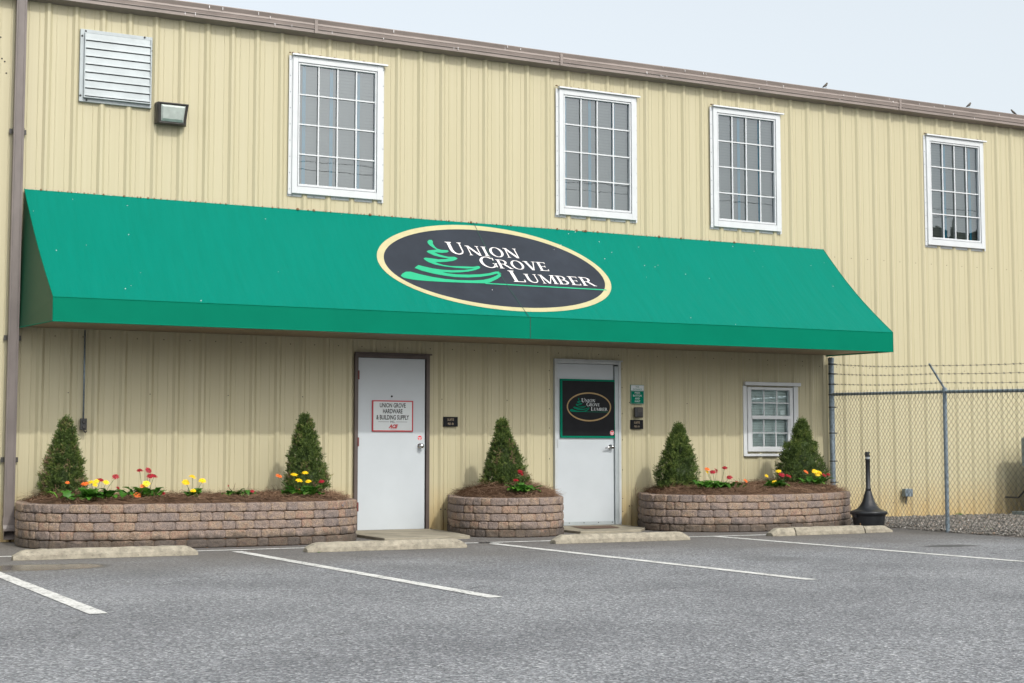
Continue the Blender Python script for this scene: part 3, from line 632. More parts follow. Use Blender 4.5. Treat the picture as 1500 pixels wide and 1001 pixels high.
def emblem_marks(mapf, o1, o2, parent, mint, white):
    mb = MB(); mb.poly(SWOOSH, lambda a, b, c: mapf(a, b, o1)); 
    n = 12; xs_ = [7.5 + (9.215 - 7.5) * i / n for i in range(n + 1)]
    mb.add(sum([[mapf(x, 1.156, o1 + .0006), mapf(x, 1.178, o1 + .0006)] for x in xs_], []), [(2 * i, 2 * i + 1, 2 * i + 3, 2 * i + 2) for i in range(n)])
    mb.build('tree_mark', mint, parent)
    # serif capitals built from strokes
    let = MB(); cnt = [0]
    def words(txt, x0, base, sizes, x1):
        adv = {'U': .80, 'N': .84, 'I': .40, 'O': .84, 'G': .82, 'R': .76, 'V': .76, 'E': .64, 'L': .62, 'M': .96, 'B': .70}
        tot = sum(adv[c] * s_ for c, s_ in zip(txt, sizes)); k = (x1 - x0) / tot; x = x0
        for c, s_ in zip(txt, sizes):
            glyph(c, x, base, s_, k); x += adv[c] * s_ * k
    def put(pts, x, base, s_, k):
        cnt[0] = (cnt[0] + 1) % 6; o = o2 + cnt[0] * .0003
        let.poly(pts, lambda a, b, c: mapf(x + a * s_ * k, base - b * s_, o))
    T, t = .135, .055
    def rect(a, b, c, d): return [(a, b), (c, b), (c, d), (a, d)]
    def stem(x, wd, y0=0, y1=1, s0=True, s1=True, e=.07):
        o = [rect(x - wd / 2, y0, x + wd / 2, y1)]
        if s0: o.append([(x - wd / 2 - e, y0), (x + wd / 2 + e, y0), (x + wd / 2 + e, y0 + .03), (x + wd / 2, y0 + .07), (x - wd / 2, y0 + .07), (x - wd / 2 - e, y0 + .03)])
        if s1: o.append([(x - wd / 2 - e, y1), (x + wd / 2 + e, y1), (x + wd / 2 + e, y1 - .03), (x + wd / 2, y1 - .07), (x - wd / 2, y1 - .07), (x - wd / 2 - e, y1 - .03)])
        return o
    def arc(cx, cy, rx, ry, a0, a1, th, tv, n=20):
        o = []; i_ = []
        for k_ in range(n + 1):
            a = R(a0 + (a1 - a0) * k_ / n); cc, ss = math.cos(a), math.sin(a)
            o.append((cx + rx * cc, cy + ry * ss)); i_.append((cx + (rx - th) * cc, cy + (ry - tv) * ss))
        return [[o[k_], o[k_ + 1], i_[k_ + 1], i_[k_]] for k_ in range(n)]
    def diag(xa, ya, xb, yb, wd): return [[(xa - wd / 2, ya), (xa + wd / 2, ya), (xb + wd / 2, yb), (xb - wd / 2, yb)]]
    def glyph(c, x, base, s_, k):
        g = []; quads = []
        if c == 'U': g += stem(.17, T, .34, 1, False) + stem(.63, t, .34, 1, False); quads += arc(.40, .36, .295, .375, 180, 360, T, .075)[:10] + arc(.40, .36, .258, .375, 270, 360, t, .075)
        if c == 'N': g += stem(.16, t, 0, 1) + stem(.68, t, 0, 1, False) + diag(.16, .98, .66, 0, .15) + [rect(.04, .94, .2, 1)]
        if c == 'I': g += stem(.2, T)
        if c == 'O': quads += arc(.42, .5, .37, .52, 0, 360, T, .055, 36)
        if c == 'G': quads += arc(.44, .5, .39, .52, 48, 335, T, .06, 30); g += stem(.72, T * .9, .08, .44, False, True, .05) + [rect(.69, .70, .745, .93)]
        if c == 'R': g += stem(.16, T) + [rect(.2, .93, .38, .99), rect(.2, .46, .38, .52)] + diag(.40, .50, .72, 0, .14) + [rect(.66, 0, .82, .04)]; quads += arc(.36, .725, .25, .265, -90, 90, T * .9, .06, 14)
        if c == 'V': g += diag(.16, 1, .40, 0, .15) + diag(.64, 1, .42, 0, .06) + [rect(.02, .955, .30, 1), rect(.52, .955, .76, 1)]
        if c == 'E': g += stem(.16, T) + [rect(.2, .94, .54, 1), rect(.2, .48, .46, .53), rect(.2, 0, .56, .06), rect(.50, .82, .545, .96), rect(.53, .04, .575, .20), rect(.43, .41, .47, .60)]
        if c == 'L': g += stem(.16, T) + [rect(.2, 0, .54, .06), rect(.515, .04, .565, .22)]
        if c == 'M': g += stem(.15, t) + stem(.80, T) + diag(.16, .98, .46, .02, .13) + diag(.78, .98, .47, .02, .05) + [rect(.04, .94, .2, 1)]
        if c == 'B': g += stem(.16, T) + [rect(.2, .93, .34, .99), rect(.2, .49, .36, .545), rect(.2, .005, .36, .06)]; quads += arc(.32, .74, .23, .25, -90, 90, T * .85, .055, 14) + arc(.34, .27, .28, .27, -90, 90, T * .95, .06, 14)
        for p_ in g: put(p_, x, base, s_, k)
        cnt[0] = (cnt[0] + 1) % 6; o = o2 + cnt[0] * .0003
        for p_ in quads: let.add([mapf(x + a * s_ * k, base - b * s_, o) for a, b in p_], [(0, 1, 2, 3)])
    words('UNION', 7.235, .624, [.222] + [.176] * 4, 8.235)
    words('GROVE', 7.590, .844, [.205] + [.168] * 4, 8.555)
    words('LUMBER', 7.915, 1.100, [.220] + [.172] * 5, 9.095)
    let.build('lettering', white, parent, fix=False)
emblem_marks(emb, .006, .0065, EM, 'emblem_mint', 'emblem_white')
dots = MB()
for i in range(40):
    u, v = random.random(), random.random() ** 1.6; r_ = random.uniform(.002, .006)
    dots.add([slope_pt(u, v, .0085) + Vector((r_ * math.cos(a), 0, r_ * math.sin(a))) for a in np.linspace(0, 5.2, 6)], [tuple(range(6))])
dots.build('droppings', 'emblem_white', AW)['kind'] = 'stuff'
mud = MB(); x = 2.45
while x < 13.3:
    s_ = random.uniform(.003, .008) * (2.2 if random.random() < .12 else 1); mud.lathe([(s_ * 1.3, -.01), (s_, s_ * .6), (s_ * .3, s_)], (x, -.034 - random.random() * .01, 3.925), 6); x += random.uniform(.03, .13)
mud.build('dirt', 'mud', AW)['kind'] = 'stuff'

# ---------------------------------------------------------------- things on the wall
def wallf(X, Z, y): return lambda a, b, c: (X + a, y - c, Z + b)
# flood light
LP = empty('flood_light', (3.88, -.03, 4.92), 'bronze wall pack flood light below the louvred vent', 'lamp')
lm = MB()
bkp = [(3.715, 4.795), (4.055, 4.795), (4.068, 5.045), (3.702, 5.045)]
lm.box(3.70, 4.07, -.06, -.031, 4.80, 5.05)
fr_ = [(3.725, -.215, 4.985), (4.075, -.215, 4.985), (4.045, -.14, 4.80), (3.745, -.14, 4.80)]
lm.add([(3.70, -.06, 5.05), (4.07, -.06, 5.05), (4.07, -.06, 4.80), (3.70, -.06, 4.80), (3.705, -.20, 5.035), (4.065, -.20, 5.035), (4.045, -.125, 4.802), (3.725, -.125, 4.802)], [(0, 1, 5, 4), (1, 2, 6, 5), (2, 3, 7, 6), (3, 0, 4, 7), (4, 5, 6, 7)])
lm.build('housing', 'bronze', LP, bevel=.006)
def lp(u, v, o): # on the sloping front
    a = Vector((3.705, -.20, 5.035)).lerp(Vector((4.065, -.20, 5.035)), u); b = Vector((3.725, -.125, 4.802)).lerp(Vector((4.045, -.125, 4.802)), u); return a.lerp(b, v) + Vector((0, -.95, -.3)) * o
ln = MB(); vs = [lp(u, v, .004) for u, v in ((.10, .12), (.90, .12), (.90, .90), (.10, .90))] + [lp(u, v, .022) for u, v in ((.16, .2), (.84, .2), (.84, .76), (.16, .76))]
ln.add(vs, [(4, 5, 6, 7), (0, 1, 5, 4), (1, 2, 6, 5), (2, 3, 7, 6), (3, 0, 4, 7)]); ln.build('lens', 'lens', LP)
rm = MB()
for a, b in (((.03, .04), (.97, .04)), ((.97, .04), (.97, .97)), ((.97, .97), (.03, .97)), ((.03, .97), (.03, .04))): rm.tube([lp(*a, .004), lp(*b, .004)], .009, 6)
rm.tube([(3.72, -.05, 5.052), (3.74, -.05, 5.052)], .008, 6); rm.build('lens_frame', 'bronze', LP)
# conduit and outlet
OU = empty('outlet_box', (2.965, -.03, 1.29), 'black outdoor outlet box on a thin metal conduit at the left end', 'outlet')
MB().tube([(2.965, -.048, 2.36), (2.967, -.048, 1.36)], .010, 8).build('conduit', 'galv', OU, smooth=True)
ob = MB(); ob.box(2.930, 3.002, -.085, -.031, 1.232, 1.362); ob.build('box', 'plastic', OU, bevel=.006)
for z in (1.325, 1.268): MB().lathe([(.022, 0), (.022, .008), (.016, .014)], (2.968, -.085, z), 14, ax='y').build('cover', 'dark', OU)
MB().tube([(2.968, -.075, 1.232), (2.975, -.085, 1.215), (2.99, -.085, 1.205), (3.0, -.08, 1.225)], .008, 6).build('plug', 'dark', OU)
# utility box behind fence
UB = empty('junction_box', (14.835, -.03, .39), 'small grey junction box low on the wall behind the chain link fence', 'junction box')
MB().box(14.765, 14.905, -.11, -.031, .335, .450).build('box', 'galv', UB, bevel=.006)
MB().tube([(14.82, -.06, .335), (14.82, -.05, .22)], .010, 8).build('conduit', 'wire', UB)
MB().box(14.842, 14.850, -.114, -.1105, .345, .44).build('cover_latch', 'alu', UB)
# suite plates
def suite(x, z, l2, label):
    o = empty('suite_plate', (x + .1, -.034, z + .06), label, 'sign', 'suite number plates')
    MB().box(x, x + .20, -.040, -.032, z, z + .122).build('plate', 'black_sign', o, bevel=.002)
    t = text_mb('SUITE', wallf(x + .10, z + .072, -.0412), .040, .9, .0); merge(t, text_mb(l2, wallf(x + .10, z + .020, -.0412), .040, .85, .0)); t.build('lettering', simple('plate_tan', (.42, .33, .22), .5), o, fix=False)
suite(7.385, 1.308, '901-B', 'black suite plate reading SUITE 901-B between the white door and the round planter')
suite(10.118, 1.297, '901-A', 'black suite plate reading SUITE 901-A under the intercom')
# green entrance sign
GS = empty('entrance_sign', (10.228, -.034, 1.76), 'small green and white sign reading FOR ENTRANCE PRESS BUTTON AND WAIT', 'sign')
MB().box(10.122, 10.335, -.039, -.032, 1.632, 1.890).build('plate', 'sign_green', GS, bevel=.008)
MB().box(10.130, 10.327, -.0410, -.0395, 1.812, 1.882).build('header', 'sign_white', GS)
MB().add([(10.134, -.0402, 1.806), (10.323, -.0402, 1.806), (10.323, -.0402, 1.804), (10.134, -.0402, 1.804)], [(0, 1, 2, 3)]).build('rule', 'sign_white', GS)
t = text_mb('PRESS', wallf(10.229, 1.770, -.0402), .036, .95, .0004)
for s_, z in (('BUTTON', 1.732), ('AND', 1.694), ('WAIT', 1.656)): merge(t, text_mb(s_, wallf(10.229, z, -.0402), .036, .95, .0004))
t.build('lettering', 'sign_white', GS, fix=False)
t = text_mb('FOR', wallf(10.229, 1.852, -.0416), .030, .95, .0003); merge(t, text_mb('ENTRANCE', wallf(10.229, 1.819, -.0416), .030, .9, .0003)); t.build('header_lettering', 'sign_green', GS, fix=False)
bd = MB()
for a in ((10.127, 10.330, 1.637, 1.6395), (10.127, 10.330, 1.8835, 1.886)): bd.box(a[0], a[1], -.0405, -.0392, a[2], a[3])
for a in ((10.127, 10.1295), (10.3275, 10.330)): bd.box(a[0], a[1], -.0405, -.0392, 1.6395, 1.8835)
bd.build('border', 'sign_white', GS)
# intercom
IC = empty('intercom', (10.237, -.034, 1.518), 'dark grey door intercom keypad between the green sign and the suite plate', 'intercom')
MB().box(10.172, 10.300, -.075, -.032, 1.449, 1.588).build('housing', 'plastic', IC, bevel=.010)
MB().box(10.205, 10.290, -.080, -.0755, 1.520, 1.578).build('screen', 'bronze', IC, bevel=.003)
kp = MB()
for i in range(3):
    for j in range(3): kp.box(10.215 + i * .024, 10.231 + i * .024, -.081, -.0755, 1.462 + j * .018, 1.474 + j * .018)
kp.build('key', 'bronze', IC)
# white hardware sign
HS = empty('hardware_sign', (6.70, -.03, 1.43), 'red-bordered white sign reading UNION GROVE HARDWARE & BUILDING SUPPLY INC. on the left door', 'sign')
MB().box(6.434, 6.968, -.042, -.0285, 1.243, 1.619).build('panel', 'sign_white', HS)
bd = MB(); bd.box(6.430, 6.444, -.046, -.0285, 1.239, 1.623); bd.box(6.958, 6.972, -.046, -.0285, 1.239, 1.623); bd.box(6.444, 6.958, -.0455, -.0285, 1.239, 1.253); bd.box(6.444, 6.958, -.0455, -.0285, 1.609, 1.623); bd.build('border', 'red', HS)
t = text_mb('UNION GROVE', wallf(6.70, 1.537, -.0425), .076, .66, .0022)
for s_, z, sz, k_ in (('HARDWARE', 1.465, .076, .62), ('& BUILDING SUPPLY', 1.388, .078, .615), ('INC.', 1.349, .034, 1.0)): merge(t, text_mb(s_, wallf(6.70, z, -.0425), sz, k_, .0024 if sz > .05 else .0008))
for a, b in ((6.51, 6.655), (6.745, 6.895)): t.add([(a, -.0425, 1.357), (b, -.0425, 1.357), (b, -.0425, 1.361), (a, -.0425, 1.361)], [(0, 1, 2, 3)])
t.build('lettering', 'dark', HS, fix=False)
t = text_mb('ACE', wallf(6.705, 1.284, -.0425), .058, .95, .004, italic=.35); t.add([(6.668, -.0425, 1.270), (6.750, -.0425, 1.270), (6.752, -.0425, 1.275), (6.670, -.0425, 1.275)], [(0, 1, 2, 3)]); t.build('red_logo', 'red', HS, fix=False)
# black lumber sign
BS = empty('lumber_sign', (9.47, -.03, 1.56), 'black square sign with a green border and oval lumber company emblem on the right door', 'sign')
MB().box(9.052, 9.885, -.052, -.0305, 1.178, 1.943).build('panel', 'black_sign', BS)
bd = MB(); bd.box(9.048, 9.075, -.056, -.0305, 1.174, 1.947); bd.box(9.862, 9.889, -.056, -.0305, 1.174, 1.947); bd.box(9.075, 9.862, -.0555, -.0305, 1.174, 1.198); bd.box(9.075, 9.862, -.0555, -.0305, 1.923, 1.947); bd.build('border', 'sign_green', BS)
ks = .335 / 1.585; kv = .192 / .828
def small(x, v, off): return (9.478 + (x - ECX) * ks, -.0525 - off * .25, 1.583 - (v - ECV) * kv)
disc_strip(ECX, ECV, ERX, ERV, ERX - .085, ERV - .080, off=.0, mapf=small).build('emblem_border', 'gold', BS)
emblem_marks(small, .003, .004, BS, 'sign_green', 'sign_white')
# octagonal stickers
for x, z, y, lb in ((7.070, 1.163, -.0290, 'small red octagon security sticker above the knob of the white door'), (9.826, 1.243, -.0528, 'small red octagon security sticker in the corner of the black lumber sign')):
    o = empty('sticker', (x, y, z), lb, 'sticker')
    oc = lambda r_, yy: [(x + r_ * math.cos(R(22.5 + 45 * i)), yy, z + r_ * math.sin(R(22.5 + 45 * i))) for i in range(8)]
    MB().add(oc(.034, y), [tuple(range(8))]).build('backing', 'sign_white', o); MB().add(oc(.030, y - .0006), [tuple(range(8))]).build('face', simple('sticker_red', (.62, .03, .05), .4), o)
    MB().box(x - .022, x + .022, y - .0014, y - .0010, z - .004, z + .006).add([(x - .008, y - .0012, z - .008), (x + .008, y - .0012, z - .008), (x + .008, y - .0012, z - .024), (x - .008, y - .0012, z - .024)], [(0, 1, 2, 3)]).build('mark', 'sign_white', o)

# ---------------------------------------------------------------- planters
PATHS = {
 'P1': [(2.28, .0), (2.19, -.6), (2.19, -1.12), (2.36, -1.52), (2.72, -1.80), (3.25, -1.93), (3.9, -1.97), (4.6, -1.98), (5.10, -1.93), (5.45, -1.79), (5.69, -1.51), (5.81, -1.12), (5.95, -.6), (6.06, 0)],
 'P2': [(7.46, 0), (7.27, -.5), (7.14, -.92), (7.13, -1.22), (7.28, -1.55), (7.58, -1.74), (7.92, -1.75), (8.24, -1.58), (8.46, -1.22), (8.66, -.78), (8.84, -.35), (8.93, 0)],
 'P3': [(10.24, 0), (10.00, -.5), (9.81, -.88), (9.80, -1.18), (9.98, -1.55), (10.4, -1.84), (11.0, -1.92), (11.6, -1.85), (12.15, -1.65), (12.6, -1.38), (12.95, -1.08), (13.16, -.76), (13.24, -.35), (13.22, -.04)],
}
def smooth_path(P, step=.02):
    P = [Vector((a, b)) for a, b in P]; out = []
    Q = [P[0] * 2 - P[1]] + P + [P[-1] * 2 - P[-2]]
    for i in range(1, len(Q) - 2):
        n = max(2, int((Q[i + 1] - Q[i]).length / step))
        for k in range(n):
            t = k / n; a, b, c, d = Q[i - 1], Q[i], Q[i + 1], Q[i + 2]
            out.append(.5 * ((2 * b) + (c - a) * t + (2 * a - 5 * b + 4 * c - d) * t * t + (3 * b - a - 3 * c + d) * t ** 3))
    out.append(P[-1]); return out
CH, NC = .0912, 5
MOUND = {}
def make_planter(key, label, peaks):
    path = smooth_path(PATHS[key]); L = [0]
    for a, b in zip(path[:-1], path[1:]): L.append(L[-1] + (b - a).length)
    tot = L[-1]; Ls = np.array(L); PX = np.array([p.x for p in path]); PY = np.array([p.y for p in path])
    def at(s_):
        s_ = min(max(s_, 0), tot); x = float(np.interp(s_, Ls, PX)); y = float(np.interp(s_, Ls, PY))
        e = .02; dx = float(np.interp(s_ + e, Ls, PX) - np.interp(s_ - e, Ls, PX)); dy = float(np.interp(s_ + e, Ls, PY) - np.interp(s_ - e, Ls, PY))
        l_ = math.hypot(dx, dy) or 1; return x, y, dy / l_, -dx / l_   # outward normal when going left->right round the front
    root = empty('brick_planter', ((PATHS[key][0][0] + PATHS[key][-1][0]) / 2, -.9, 0), label, 'planter', 'raised planters against the wall')
    cx_, cy_ = PX.mean(), PY.mean() + .3
    sgn = 1
    x, y, nx, ny = at(tot / 2)
    if (x - cx_) * nx + (y - cy_) * ny < 0: sgn = -1
    mb = MB(); prof_ = [(-.20, 1), (-.045, 1.0), (-.012, .985), (-.002, .90), (0, .7), (0, .45), (0, .22), (-.003, .08), (-.014, .012), (-.05, 0)]
    for c in range(NC):
        s0 = -random.uniform(0, .12); z0 = c * CH + .001; z1 = (c + 1) * CH - .0015
        while s0 < tot:
            ln_ = random.choice([.125, .145, .17, .19, .205, .215]); s1 = min(s0 + ln_, tot)
            if s1 > .02 and s1 - max(s0, 0) > .03:
                a0 = max(s0, 0); nn = 8; tone = random.random(); seed = random.random() * 100; prot = random.uniform(-.004, .005)
                vs = []
                for i in range(nn + 1):
                    f_ = i / nn; ss = a0 + .0015 + (s1 - a0 - .003) * f_; x, y, nx, ny = at(ss); nx *= sgn; ny *= sgn
                    ed = 1 - abs(2 * f_ - 1) ** 9; inset = -.009 * (1 - ed)
                    zs_ = .006 * (1 - ed)
                    for o_, h_ in prof_:
                        nz_ = noise.noise(Vector((ss * 16 + seed, h_ * 1.6, c * 3 + seed))) * .0075 + noise.noise(Vector((ss * 45 + seed, h_ * 5, c))) * .003
                        off = o_ + prot + (inset + nz_ if o_ > -.1 else 0)
                        z = z0 + (z1 - z0) * h_; z += (zs_ if h_ < .5 else -zs_) * (1 if o_ > -.1 else 0) + (nz_ * .25 if o_ > -.1 else 0)
                        vs.append((x + nx * off, y + ny * off, z))
                m_ = len(prof_)
                fs = [(i * m_ + j, i * m_ + j + 1, (i + 1) * m_ + j + 1, (i + 1) * m_ + j) for i in range(nn) for j in range(m_ - 1)]
                fs += [tuple(range(m_)), tuple(nn * m_ + j for j in range(m_))[::-1]]
                mb.add(vs, fs, tone)
            s0 = s1 if s1 > s0 else tot + 1
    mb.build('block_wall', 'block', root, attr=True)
    # dark joint backing
    jb = MB(); vs = []; n = int(tot / .06)
    for i in range(n + 1):
        x, y, nx, ny = at(tot * i / n); nx *= sgn; ny *= sgn
        vs += [(x - nx * .025, y - ny * .025, .0), (x - nx * .025, y - ny * .025, NC * CH - .012)]
    jb.add(vs, [(2 * i, 2 * i + 2, 2 * i + 3, 2 * i + 1) for i in range(n)]); jb.build('joint', 'soil', root)
    # mound of soil
    P = np.stack([PX, PY], 1)
    def inside(x, y):
        c_ = np.zeros(np.shape(x), bool); Q = np.vstack([P, [[P[-1, 0], 0.0]], [[P[0, 0], 0.0]]]); j = len(Q) - 1
        for i in range(len(Q)):
            xi, yi, xj, yj = *Q[i], *Q[j]
            if yi != yj: c_ ^= ((yi > y) != (yj > y)) & (x < (xj - xi) * (y - yi) / (yj - yi) + xi)
            j = i
        return c_
    Pf = P[::3]
    def height(x, y):
        x = np.atleast_1d(np.asarray(x, float)); y = np.atleast_1d(np.asarray(y, float))
        d = np.sqrt(((x[:, None] - Pf[None, :, 0]) ** 2 + (y[:, None] - Pf[None, :, 1]) ** 2)).min(1)
        h_ = .425 + .060 * np.clip(d / .25, 0, 1)
        for cx, cy, r_, hh in peaks: h_ = h_ + hh * np.exp(-((x - cx) ** 2 + (y - cy) ** 2) / r_ ** 2) * np.clip(d / .35, 0, 1)
        return h_ + .012 * np.sin(x * 7) * np.cos(y * 9 + x)
    gx_ = np.arange(P[:, 0].min(), P[:, 0].max(), .07); gy_ = np.arange(-1.95, .001, .07)
    so = MB(); idx = {}
    X_, Y_ = np.meshgrid(gx_, gy_, indexing='ij'); ins = inside(X_.ravel(), Y_.ravel() - 1e-4).reshape(X_.shape); H_ = height(X_.ravel(), Y_.ravel()).reshape(X_.shape)
    vs = []; fs = []
    for i in range(len(gx_)):
        for j in range(len(gy_)): vs.append((X_[i, j], min(Y_[i, j], -.035), H_[i, j] - .008))
    nj = len(gy_)
    for i in range(len(gx_) - 1):
        for j in range(nj - 1):
            if ins[i, j] and ins[i + 1, j] and ins[i, j + 1] and ins[i + 1, j + 1]: fs.append((i * nj + j, (i + 1) * nj + j, (i + 1) * nj + j + 1, i * nj + j + 1))
    so.add(vs, fs).build('soil', 'soil', root, smooth=True)
    MOUND[key] = (height, inside, P)
    return root
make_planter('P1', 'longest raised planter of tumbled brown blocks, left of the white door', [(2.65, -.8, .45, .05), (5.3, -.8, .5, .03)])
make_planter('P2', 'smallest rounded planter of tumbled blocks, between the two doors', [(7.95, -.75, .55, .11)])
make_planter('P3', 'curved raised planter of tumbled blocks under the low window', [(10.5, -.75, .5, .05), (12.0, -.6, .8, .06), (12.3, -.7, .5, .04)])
# pine straw
def straw(key, n, label):
    height, inside, P = MOUND[key]; mb_v = []; mb_f = []; tn = []
    x = rng.uniform(P[:, 0].min(), P[:, 0].max(), n * 2); y = -1.95 + 1.9 * rng.random(n * 2)
    d = np.sqrt(((x[:, None] - P[None, ::4, 0]) ** 2 + (y[:, None] - P[None, ::4, 1]) ** 2)).min(1)
    k = inside(x, y) & (d > .10); x, y = x[k][:n], y[k][:n]; h_ = height(x, y); n = len(x)
    clump = np.array([noise.noise(Vector((a * 3, b * 3, 0))) for a, b in zip(x, y)])
    ang = rng.uniform(0, 2 * math.pi, n) + clump * 2; L_ = rng.uniform(.07, .17, n); tilt = rng.normal(.12, .22, n); cur = rng.normal(0, .5, n)
    zz = h_ + rng.exponential(.010, n) + clump * .015
    tone = np.clip(rng.normal(.5, .25, n) + clump * .4, 0, 1); wd = rng.uniform(.0011, .0020, n)
    for i in range(n):
        p = Vector((x[i], y[i], max(zz[i], .42))); a = ang[i]; t = tilt[i]; o = len(mb_v)
        for s_ in range(4):
            dr_ = Vector((math.cos(a) * math.cos(t), math.sin(a) * math.cos(t), math.sin(t))); sd = Vector((-math.sin(a), math.cos(a), .35)) * wd[i]
            q = p.copy(); q.y = min(q.y, -.036)
            mb_v.append(tuple(q - sd)); mb_v.append(tuple(q + sd)); tn += [tone[i]] * 2
            if s_ < 3: mb_f.append((o + 2 * s_, o + 2 * s_ + 2, o + 2 * s_ + 3, o + 2 * s_ + 1))
            p = p + dr_ * L_[i] / 3; a += cur[i] * .5; t -= .35 * rng.random()
    mb = MB(); mb.v = mb_v; mb.f = mb_f; mb.t = tn
    o = mb.build('pine_straw', 'straw', attr=True, fix=False); return tag(o, label, 'mulch', kind='stuff')
straw('P1', 15000, 'brown pine straw mulch filling the long planter'); straw('P2', 8000, 'brown pine straw mulch heaped in the small planter'); straw('P3', 14000, 'brown pine straw mulch filling the planter under the low window')

lt = MB()
for i in range(420):
    x = random.uniform(2.2, 13); y = -1.85 - abs(random.gauss(0, .45)); a = random.uniform(0, 6.28); L_ = random.uniform(.03, .09); d = Vector((math.cos(a), math.sin(a), 0)) * L_; q = Vector((-d.y, d.x, 0)).normalized() * .0022; p = Vector((x, y, .007))
    lt.add([p - q, p + d * .5 - q + Vector((0, 0, .004)), p + d, p + d * .5 + q + Vector((0, 0, .004)), p + q], [(0, 1, 2, 3, 4)], random.random())
tag(lt.build('needle_litter', 'straw', attr=True, fix=False), 'stray pine needles littering the asphalt below the planters', 'litter', kind='stuff')
# ---------------------------------------------------------------- spruces
def spruce(x, y, zb, zt, hw, seed, label, lean=0, bare=0.0, prof_=None):
    r_ = np.random.default_rng(seed); H = zt - zb
    root = empty('spruce_tree', (x, y, zb - .05), label, 'tree', 'dwarf conical spruces in the planters')
    MB().tube([(x, y, zb - .06), (x + lean * .3, y, zb + H * .5), (x + lean, y, zt - .05)], [.022, .016, .004], 8).build('trunk', 'bark', root)
    def rad(t_, a_):
        pr = (1 - t_) ** .82 * (1 - .50 * np.exp(-(t_ / .09) ** 2)) + .035
        if prof_: pr = np.interp(t_, prof_[0], prof_[1])
        nz = np.array([noise.noise(Vector((math.cos(b) * 1.6 + seed, math.sin(b) * 1.6, a * 5.0))) + .7 * noise.noise(Vector((math.cos(b) * 3.5, math.sin(b) * 3.5 + seed, a * 12.0))) for a, b in zip(np.atleast_1d(t_), np.atleast_1d(a_))])
        return hw * pr * (1 + .24 * nz)
    nc = 1250; tc = r_.random(nc) ** 1.15; ac = r_.uniform(0, 2 * math.pi, nc); rc = rad(tc, ac) * (1 - .30 * r_.random(nc) ** 1.5)
    big = np.array([noise.noise(Vector((math.cos(b) * 2.2 + 9, math.sin(b) * 2.2, a * 7 + seed))) for a, b in zip(tc, ac)])
    tonec = np.clip(r_.normal(.42, .15, nc) + big * .42, .05, .78)
    if bare: tonec = np.where((big > .30 - bare) & (r_.random(nc) < .45), 1.12, tonec)
    verts = []; faces = []; tn = []
    for i in range(nc):
        a = ac[i]; p0 = Vector((x + lean * tc[i] + rc[i] * math.cos(a), y + rc[i] * math.sin(a), zb + tc[i] * H * .96))
        d0 = Vector((math.cos(a) * .8, math.sin(a) * .8, .7 + .9 * tc[i])).normalized(); Ls = r_.uniform(.035, .065)
        for tw in range(3):                      # three twigs to a clump, needles all along them
            dt = (d0 + Vector(r_.normal(0, .42, 3))).normalized(); pb = p0 + Vector(r_.normal(0, .010, 3))
            for k in range(13):
                f_ = k / 12; p = pb + dt * Ls * f_
                d = (dt * .75 + Vector(r_.normal(0, .55, 3))).normalized(); L_ = r_.uniform(.013, .022); s_ = d.cross(Vector(r_.normal(0, 1, 3))).normalized() * r_.uniform(.0020, .0034); o = len(verts)
                verts += [tuple(p - s_), tuple(p + s_), tuple(p + d * L_ + s_ * .5), tuple(p + d * L_ - s_ * .5)]; faces.append((o, o + 1, o + 2, o + 3)); tn += [float(min(1 if tonec[i] > 1 else .9, tonec[i] + .22 * (f_ - .5) + r_.normal(0, .05)))] * 4
    # leader shoots at the tip
    mb = MB(); mb.v = verts; mb.f = faces; mb.t = tn
    # closed core filling the crown, in a low foliage tone
    ts = np.linspace(0, .93, 14); vs = []; m_ = 14
    for tt in ts:
        for k in range(m_):
            a = 2 * math.pi * k / m_; q = float(rad(np.array([tt]), np.array([a]))[0]) * .66; vs.append((x + lean * tt + q * math.cos(a), y + q * math.sin(a), zb + tt * H * .95))
    mb.add(vs, [(i * m_ + k, i * m_ + (k + 1) % m_, (i + 1) * m_ + (k + 1) % m_, (i + 1) * m_ + k) for i in range(13) for k in range(m_)], .12)
    mb.build('crown', 'spruce', root, attr=True, fix=False)
spruce(2.645, -.70, .50, 1.345, .228, 3, 'conical spruce beside the downspout at the far left, browned twigs showing', .03, .16, ([0, .08, .25, .5, .72, .86, 1], [.80, .97, .92, .70, .42, .27, .07]))
spruce(5.375, -.69, .48, 1.425, .272, 11, 'conical spruce behind the yellow flowers just left of the white door', -.02, .02)
spruce(7.94, -.69, .57, 1.385, .285, 23, 'conical spruce standing alone in the small planter between the doors', -.05, .06, ([0, .08, .3, .45, .6, .8, .93, 1], [.82, 1.0, .84, .60, .47, .22, .13, .08]))
spruce(10.44, -.69, .51, 1.360, .268, 37, 'conical spruce below the intercom and suite plate, right of the right door', .02, 0, ([0, .08, .3, .55, .75, .9, 1], [.84, 1.0, .90, .68, .42, .19, .05]))
spruce(12.43, -.68, .56, 1.435, .335, 53, 'conical spruce overlapping the low window, lumpy crown with a narrow top', .03, 0, ([0, .08, .3, .5, .62, .68, .85, 1.0], [.86, 1.0, .93, .72, .58, .36, .24, .05]))

